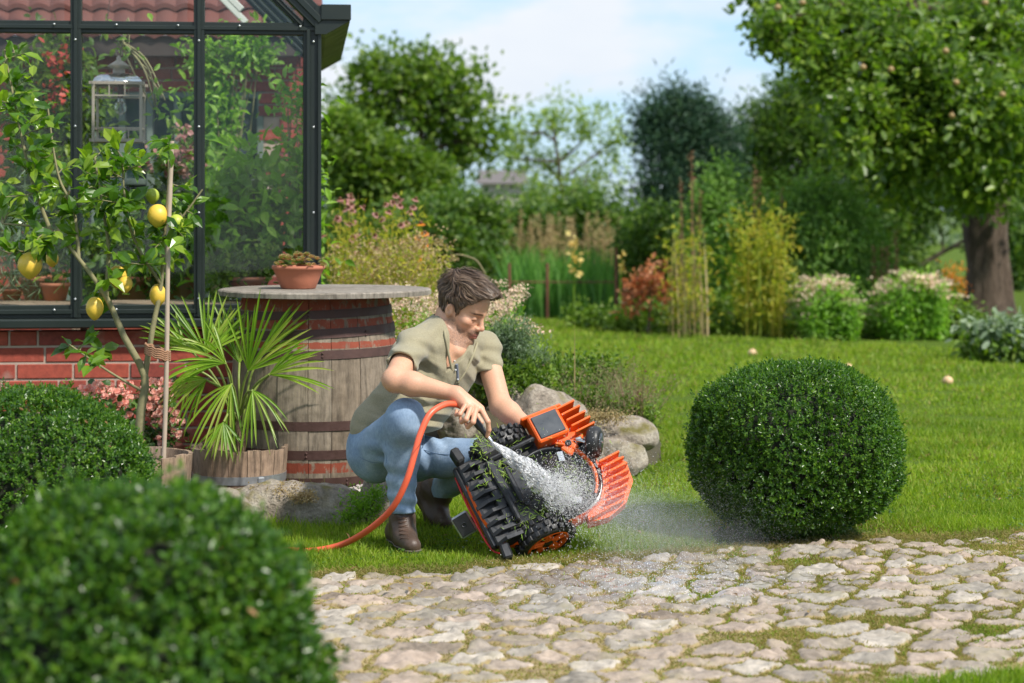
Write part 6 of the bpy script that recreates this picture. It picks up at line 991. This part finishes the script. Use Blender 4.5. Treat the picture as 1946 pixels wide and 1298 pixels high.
cheek = inh*np.exp(-((axx-.045)/.02)**2-((z+.02)/.02)**2)*(y > .03)+inh*np.exp(-(x/.012)**2-((z+.03)/.014)**2)*(y > .1); base = mixv(base, cheek*.35, (.66, .26, .18))
kn = np.zeros(len(V))
for c, s in f_r+f_l:
    for w_ in c[:3]: kn += np.exp(-(np.linalg.norm(V-w_, axis=1)/.012)**2)
base = mixv(base, kn*.3, (.62, .26, .17))
m_skin, t, b = mat('skin'); at = nd(t, 'ShaderNodeAttribute', attribute_name='col'); fine = noise(t, coords(t), 180, 4); t.links.new(mixc(t, 1., at.outputs['Color'], ramp(t, fine, [(.3, (.92, .9, .89)), (.7, (1.06, 1.05, 1.04))]), 'MULTIPLY'), b.inputs['Base Color']); b.inputs['Roughness'].default_value = .48
b.inputs['Subsurface Weight'].default_value = .10; b.inputs['Subsurface Radius'].default_value = (.010, .004, .002); b.inputs['Subsurface Scale'].default_value = 1.; bump(t, b, fine, .2, .002)
mb = MB(); mb.add(V, Q, 0, True); mb.at = {'col': np.column_stack([base, np.ones(len(V))])}; body = mb.build('body', m_skin, man)
# ---- shirt
def wn_(p, s, seed): return wave_noise(p, s, seed, 10)
cuf_r, cuf_l = P(763, 694, 7.275), P(928, 716, 7.68)
A_, B_, C__ = P(850, 606, 7.52), P(869, 724, 7.42), P(897, 655, 7.56)
n1v = nrm(np.cross(B_-A_, Fc)); n1v *= np.sign(np.dot(n1v, A_-C__)); n2v = nrm(np.cross(B_-C__, Fc)); n2v *= np.sign(np.dot(n2v, C__-A_))
def sleeve(p, s, c, e, r0, r1):
    ax = dirn(s, c); d = cone(p, s, c+ax*.05, r0, r1); return smax(d, (p-c)@ax, .004)
def shirt(p):
    d = union(p, [el(P(822, 703, 7.60), (.182, .122, .215), RT), cn(P(850, 640, 7.6), sh_r, .054, .061), cn(P(850, 640, 7.62), sh_l, .054, .061), el(P(775, 780, 7.60), (.165, .128, .16), RT), el(P(733, 822, 7.61), (.152, .125, .12), RT), cn(P(846, 632, 7.63), P(790, 690, 7.68), .075, .12)], .055)
    k1 = np.sin((p-sh_r)@nrm([.5, .1, .86])*95+2.2*wn_(p, 9, 2))*np.exp(-(np.linalg.norm(p-P(800, 715, 7.45), axis=1)/.13)**2)
    k2 = np.sin(((p-B_)@nrm([.75, .0, .66]))*110+1.8*wn_(p, 8, 3))*np.exp(-(np.linalg.norm(p-P(905, 690, 7.6), axis=1)/.10)**2)
    k3 = np.sin(p[:, 2]*120+p[:, 0]*30+2.5*wn_(p, 7, 4))*np.exp(-(np.linalg.norm((p-P(790, 800, 7.5))*[.7, .7, 1.2], axis=1)/.12)**2)
    k4 = np.sin(((p-sh_r)@nrm([-.7, 0, .7]))*100+2*wn_(p, 10, 5))*np.exp(-(np.linalg.norm(p-P(815, 640, 7.5), axis=1)/.07)**2)
    k6 = np.sin(((p-sh_r)@nrm([.95, .2, .25]))*62+1.8*wn_(p, 6, 41))*np.exp(-(np.linalg.norm((p-P(838, 700, 7.48))*[1, 1, .7], axis=1)/.11)**2); k7 = np.sin((p@nrm([.55, .1, .8]))*70+2.4*wn_(p, 7, 42))*np.exp(-(np.linalg.norm(p-P(730, 775, 7.5), axis=1)/.09)**2); d = d+.006*k6*(.5+.7*np.abs(k6))+.009*k7*(.5+.7*np.abs(k7)); k5 = np.sin((p@nrm([.88, .0, -.35]))*75+1.6*wn_(p, 8, 8))*np.exp(-(np.linalg.norm(p-P(835, 735, 7.48), axis=1)/.12)**2)
    rg = lambda k: k*(.5+.7*np.abs(k)); d = d+.0075*(rg(k1)+rg(k2))+.0105*rg(k3)+.0070*rg(k4)+.0070*rg(k5)+.0045*wn_(p, 16, 6)
    s = np.minimum(sleeve(p, sh_r, cuf_r, 0, .063, .055), sleeve(p, sh_l, cuf_l, 0, .065, .056)); s = s+.0045*np.sin((p@nrm([.3, .1, .9]))*105+2.4*wn_(p, 12, 7)); d = smin(d, s, .022)
    d = smax(d, -cone(p, cuf_r-dirn(sh_r, cuf_r)*.02, cuf_r+dirn(sh_r, cuf_r)*.05, .0485, .050), .004); d = smax(d, -cone(p, cuf_l-dirn(sh_l, cuf_l)*.02, cuf_l+dirn(sh_l, cuf_l)*.05, .0475, .048), .004)
    op = np.maximum(np.maximum((p-B_)@n1v, (p-B_)@n2v), -((p-P(845, 650, 7.62))@Fc)); d = smax(d, -op, .003); d = smax(d, -cone(p, P(846, 640, 7.62), hw(0, -.03, -.03), .067, .066), .004)
    hem = nrm(np.cross(P(842, 823, 7.5)-P(675, 838, 7.6), np.array([0, 1., 0]))); hem *= -np.sign(hem[2]); return smax(d, (p-P(760, 831, 7.5))@hem+.002*wn_(p, 20, 9), .004)
V, Q = sdf_mesh(shirt, [-.66, 7.2, .36], [.02, 7.96, 1.06], .0034); V = smooth_mesh(V, Q, 1, .4)
m_shirt, t, b = mat('olive_knit'); co = coords(t); wv = nd(t, 'ShaderNodeTexWave', {'Vector': co, 'Scale': 210, 'Distortion': 1.5, 'Detail': 1}).outputs[1]; n_ = noise(t, co, 30, 6, .65); c = mixc(t, n_, (.25, .222, .142), (.34, .305, .205)); c = mixc(t, 1., c, ramp(t, noise(t, co, 240, 3), [(.3, (.85, .85, .84)), (.7, (1.1, 1.1, 1.1))]), 'MULTIPLY'); t.links.new(c, b.inputs['Base Color']); b.inputs['Roughness'].default_value = .92; b.inputs['Specular IOR Level'].default_value = .2; b.inputs['Sheen Weight'].default_value = .2; bump(t, b, mixc(t, .5, noise(t, co, 300, 3), wv), .35, .0015)
mb = MB(); mb.add(V, Q, 0, True); sho = mb.build('shirt', m_shirt, man)
m_seam = simple('shirt_band', (.30, .27, .17), .9, nz=.2, nscale=50)
mb = MB(); pl = [hit(x, y, shirt) for x, y in ((843, 608), (845, 630), (851, 665), (858, 698), (867, 727))]; pr_ = [hit(x, y, shirt) for x, y in ((907, 652), (901, 670), (890, 695), (881, 712), (871, 727))]
for l_ in (pl, pr_): tube(mb, bez([q_+[0, -.002, 0] for q_ in l_], 24), .0052, 8)
tube(mb, bez([hit(869, 724, shirt), hit(873, 740, shirt), hit(876, 752, shirt)], 8), .004, 8); mb.build('neckband', m_seam, sho); mb = MB(); tube(mb, [hit(866, 692, shirt)+[.004, -.004, 0], hit(870, 722, shirt)+[0, -.004, 0]], .006, 8); mb.build('placket', simple('placket_lining', (.16, .18, .22), .8, nz=.3, nscale=90), sho)
mb = MB(); m_btn = simple('button', (.50, .50, .48), .3); 
for x, y in ((862, 686), (864, 703), (868, 721)): c = hit(x, y, shirt)+[.004, -.006, 0]; sphere(mb, c, (.0042, .003, .0042), 10)
mb.build('buttons', m_btn, sho)
# ---- jeans
def jeans(p):
    pel = union(p, [el(P(730, 848, 7.62), (.152, .132, .115), RT), cn(hip_r+[.0, .02, .0], kn_r, .098, .066), cn(hip_l, kn_l, .092, .070), el(P(710, 868, 7.58), (.078, .095, .082))], .05)
    cr = union(p, [cn(kn_r, kn_r+[0, 0, -.02], .070, .070), cn(kn_r+[0, .01, -.02], kn_r*.6+an_r*.4+[-.012, .03, 0], .066, .063), cn(kn_r*.6+an_r*.4+[-.012, .03, 0], an_r+[0, 0, -.03], .062, .050)], .03)
    cl_ = union(p, [cn(kn_l, kn_l*.55+an_l*.45+[0, .02, -.01], .066, .058), cn(kn_l*.55+an_l*.45+[0, .02, -.01], an_l+dirn(kn_l, an_l)*.03, .058, .048)], .03)
    w_ = .0085*np.sin((p@nrm([.2, .2, 1.]))*110+2.4*wn_(p, 10, 12))*(np.exp(-(np.linalg.norm(p-P(745, 830, 7.4), axis=1)/.07)**2)+np.exp(-(np.linalg.norm(p-(an_r+[0, 0, .02]), axis=1)/.07)**2)+np.exp(-(np.linalg.norm(p-P(750, 880, 7.35), axis=1)/.07)**2))
    w2 = .0080*np.sin((p@nrm([1., .3, .35]))*85+2.2*wn_(p, 9, 13))*(np.exp(-(np.linalg.norm(p-P(815, 862, 7.6), axis=1)/.10)**2)+.8*np.exp(-(np.linalg.norm(p-an_l, axis=1)/.08)**2))
    d = smin(pel, cr, .020); d = smin(d, cl_, .014); d = d+w_+w2+.003*wn_(p, 15, 14)+.0012*wn_(p, 45, 15)
    d = smax(d, -(p[:, 2]-(an_r[2]-.002+.02*(p[:, 0]-an_r[0])))-.9*(np.linalg.norm((p-an_r)[:, :2], axis=1) > .13), .004); ax = dirn(kn_l, an_l); far = np.linalg.norm(p-an_l, axis=1) > .13; d = smax(d, np.where(far, -1, (p-an_l)@ax), .004)
    return d
def cutr(p): return jeans(p)
V, Q = sdf_mesh(jeans, [-.66, 7.1, .13], [.02, 7.98, .70], .0036); V = smooth_mesh(V, Q, 1, .4)
m_jean, t, b = mat('light_denim'); co = coords(t); n1_ = noise(t, co, 6, 4); n2_ = noise(t, co, 60, 5, .7); n3_ = noise(t, coords(t, scale=(1, 1, .25)), 260, 3)
c = ramp(t, n1_, [(.3, (.19, .275, .40)), (.5, (.26, .36, .49)), (.7, (.38, .48, .60))]); c = mixc(t, 1., c, ramp(t, n2_, [(.3, (.84, .86, .88)), (.7, (1.12, 1.1, 1.08))]), 'MULTIPLY'); c = mixc(t, 1., c, ramp(t, n3_, [(.3, (.85, .86, .88)), (.7, (1.12, 1.11, 1.1))]), 'MULTIPLY'); t.links.new(c, b.inputs['Base Color']); b.inputs['Roughness'].default_value = .85; b.inputs['Specular IOR Level'].default_value = .25; bump(t, b, n2_, .35, .003)
mb = MB(); mb.add(V, Q, 0, True); jo = mb.build('jeans', m_jean, man); m_st = simple('denim_seam', (.12, .19, .30), .9)
mb = MB()
for l_ in ([(806, 826), (803, 850), (790, 880)], [(805, 855), (830, 862), (855, 864), (880, 862)], [(735, 800), (733, 840), (735, 880)], [(676, 862), (690, 872), (706, 878), (725, 880)]):
    pts = [hit(x, y, jeans) for x, y in l_]; tube(mb, bez(pts, 20), .0016, 5)
mb.build('seams', m_st, jo)
mb = MB(); t_ = np.linspace(0, 2*pi, 40); 
for (c, ax, rr) in ((an_r+[0, 0, .004], np.array([0, 0, 1.]), .0535), (an_l+dirn(an_l, kn_l)*.004, dirn(kn_l, an_l), .051)):
    u = nrm(np.cross(ax, [0, 1, .1])); v = np.cross(ax, u)
# ---- boots
def boot_r(p):
    c = an_r; heel, toe = P(752, 1023, 7.46)*[1, 1, 0]+[0, 0, .045], P(783, 1040, 7.235)*[1, 1, 0]+[0, 0, .034]; mid = heel*.45+toe*.55+[0, 0, .012]
    d = union(p, [cn(c+[0, 0, .03], c+[-.002, .02, -.05], .044, .046), cn(c+[-.002, .02, -.05], heel+[0, 0, .01], .046, .038), cn(heel, mid, .037, .043), cn(mid, toe, .042, .034), cn(c+[0, 0, -.03], mid+[0, 0, .02], .043, .034)], .025)
    d = d+.0022*np.sin((p@nrm([.2, -.7, 1.]))*150+2*wn_(p, 14, 22))*np.exp(-(np.linalg.norm(p-(mid+[0, 0, .045]), axis=1)/.05)**2)+.0012*wn_(p, 30, 23)
    return smax(d, -(p[:, 2]-.004), .004)
def boot_l(p):
    ax = dirn(kn_l, an_l); heel, ball, toe = P(800, 932, 7.93), P(829, 982, 7.85), P(846, 997, 7.77); toe[2] = .035; ball[2] = max(ball[2], .055); top = an_l-ax*.02
    d = union(p, [cn(top, heel*.5+top*.5, .046, .048), cn(heel*.5+top*.5, heel+[.012, 0, 0], .048, .036), cn(heel, ball, .040, .044), cn(top, ball, .042, .040), cn(ball, toe, .042, .033)], .03)+.0022*np.sin((p@nrm([.7, -.3, .6]))*140+2*wn_(p, 14, 24))+.0012*wn_(p, 30, 25)
    return smax(d, -(p[:, 2]-.003), .004)
m_boot = simple('brown_leather', (.085, .055, .040), .5, 0, .4, nz=.45, nscale=14, bmp=.35, bscale=70); m_lace = simple('bootlace', (.10, .055, .035), .8); m_sole = simple('boot_sole', (.12, .10, .08), .8)
V, Q = sdf_mesh(boot_r, an_r-[.12, .26, .26], an_r+[.12, .22, .06], .0034); mb = MB(); mb.add(V, Q, 0, True); br_ = mb.build('boot', m_boot, man)
mb = MB()
for k in range(6): y = 984+k*7.5; a, b_ = hit(756+k*.8, y, boot_r), hit(773+k*.8, y+2.5, boot_r); c, d = hit(773+k*.8, y-2, boot_r), hit(756+k*.8, y+3, boot_r); tube(mb, bez([a+[0, -.002, 0], (a+b_)/2+[0, -.006, 0], b_+[0, -.002, 0]], 8), .0019, 5); tube(mb, bez([c+[0, -.002, 0], (c+d)/2+[0, -.008, 0], d+[0, -.002, 0]], 8), .0019, 5)
mb.build('laces', m_lace, br_)
V, Q = sdf_mesh(lambda p: smax(boot_r(p)-.005, p[:, 2]-.022, .003), an_r-[.12, .28, .27], an_r+[.12, .24, -.1], .0036); mb = MB(); mb.add(V, Q, 0, True); mb.build('sole', m_sole, br_)
V, Q = sdf_mesh(boot_l, an_l-[.22, .22, .30], an_l+[.16, .26, .10], .0034); mb = MB(); mb.add(V, Q, 0, True); bl_ = mb.build('boot', m_boot, man)
# ---- hair
def hairf(p):
    q = (p-OH)@HM; m = np.stack([np.abs(q[:, 0]), q[:, 1], q[:, 2]], -1)
    d = ell(q, (0, -.010, .046), (.084, .100, .093)); d = smin(d, ell(q, (.0, .060, .095), (.064, .050, .030)), .03); d = smin(d, ell(q, (.02, -.02, .115), (.06, .07, .034)), .03)
    d = d+.005*wave_noise(q*[1, .5, 1], 60, 31)+.003*wave_noise(q*[1, .4, 1], 130, 32)
    cut = q[:, 1]*.80-q[:, 2]*.60-(.008+.004*wave_noise(q, 80, 33)); sb = np.maximum(np.abs(q[:, 1]-.014)-.011, -q[:, 2]-.036)            # sideburn kept
    cut = np.minimum(cut, np.maximum(sb, np.abs(m[:, 0]-.075)-.014)); d = smax(d, cut, .006); d = smax(d, -ell(m, (.088, -.006, -.006), (.026, .022, .032)), .006); d = smax(d, -q[:, 2]-.072+.3*np.maximum(q[:, 1]+.05, 0), .006)
    return d
V, Q = sdf_mesh(hairf, OH-.19, OH+.19, .003); m_hair, t, b = mat('brown_hair'); g = nd(t, 'ShaderNodeNewGeometry'); c = ramp(t, g.outputs['Random Per Island'], [(0, (.05, .030, .019)), (.5, (.10, .062, .038)), (.85, (.19, .12, .075)), (1, (.34, .24, .16))]); t.links.new(c, b.inputs['Base Color']); b.inputs['Roughness'].default_value = .42; b.inputs['Specular IOR Level'].default_value = .5
m_hair0 = simple('brown_hair_base', (.035, .021, .013), .6, nz=.5, nscale=60, bmp=1, bscale=120); mb = MB(); mb.add(smooth_mesh(V, Q, 1), Q, 1, True); r = np.random.default_rng(40)
j = r.choice(len(V), 9000); p0 = V[j]; q0 = (p0-OH)@HM; gr = nrm(np.stack([hairf(p0+e)-hairf(p0-e) for e in np.eye(3)*.003], -1)); k = len(p0)
cr = np.array([.01, -.06, .13])
def flow(q0, gr):
    k = len(q0); f = nrm(q0-cr)*.45+np.array([0, .75, 0])*sm(-.04, .04, q0[:, 1])[:, None]*sm(.02, .08, q0[:, 2])[:, None]+np.array([-.35, .15, 0])*sm(.06, .10, q0[:, 2])[:, None]+np.array([0, .12, -.75])*sm(.08, .02, q0[:, 2])[:, None]
    f = f+.35*np.stack([wave_noise(q0, 45, s_) for s_ in (51, 52, 53)], -1); f = f@HM.T; return nrm(f-gr*(f*gr).sum(1)[:, None])
def hgrad(p): return nrm(np.stack([hairf(p+e)-hairf(p-e) for e in np.eye(3)*.004], -1))
k = len(p0); Ln = r.uniform(.020, .038, k)*(1+1.3*sm(.05, .1, q0[:, 2])); off = r.uniform(.0005, .0042, k)*(1+2.*sm(.05, .1, q0[:, 2])); jit = r.normal(size=(k, 3))*.08; pts = [p0]; g_ = gr; p = p0
for st in range(5):
    f = nrm(flow((p-OH)@HM, g_)+jit); p = p+f*(Ln/5)[:, None]; dv = hairf(p); g2 = hgrad(p); p = p-g2*np.clip(dv-off*(1+.3*st), -.01, .004 if st < 3 else .002)[:, None]; g_ = g2; pts.append(p)
qe = (p-OH)@HM; bad = ((np.abs(qe[:, 0]) > .05)&(np.abs(qe[:, 1]+.004) < .026)&(qe[:, 2] < .026))|((qe[:, 1]*.8-qe[:, 2]*.6 > .034)&(qe[:, 2] < .050)); pts = [x[~bad] for x in pts]; k = (~bad).sum(); wd = r.uniform(.0006, .0013, k); VV = []
sd = nrm(np.cross(pts[-1]-pts[0], gr[~bad]))
for x, ww in zip(pts, (.7, 1, 1, .9, .6, .1)): VV += [x-sd*(wd*ww)[:, None], x+sd*(wd*ww)[:, None]]
VV = np.stack(VV, 1).reshape(-1, 3); T = np.array([[2*i, 2*i+1, 2*i+3, 2*i+2] for i in range(5)]); mb.add(VV, (T[None]+(np.arange(k)*12)[:, None, None]).reshape(-1, 4), 0, True); mb.build('hair', [m_hair, m_hair0], man)
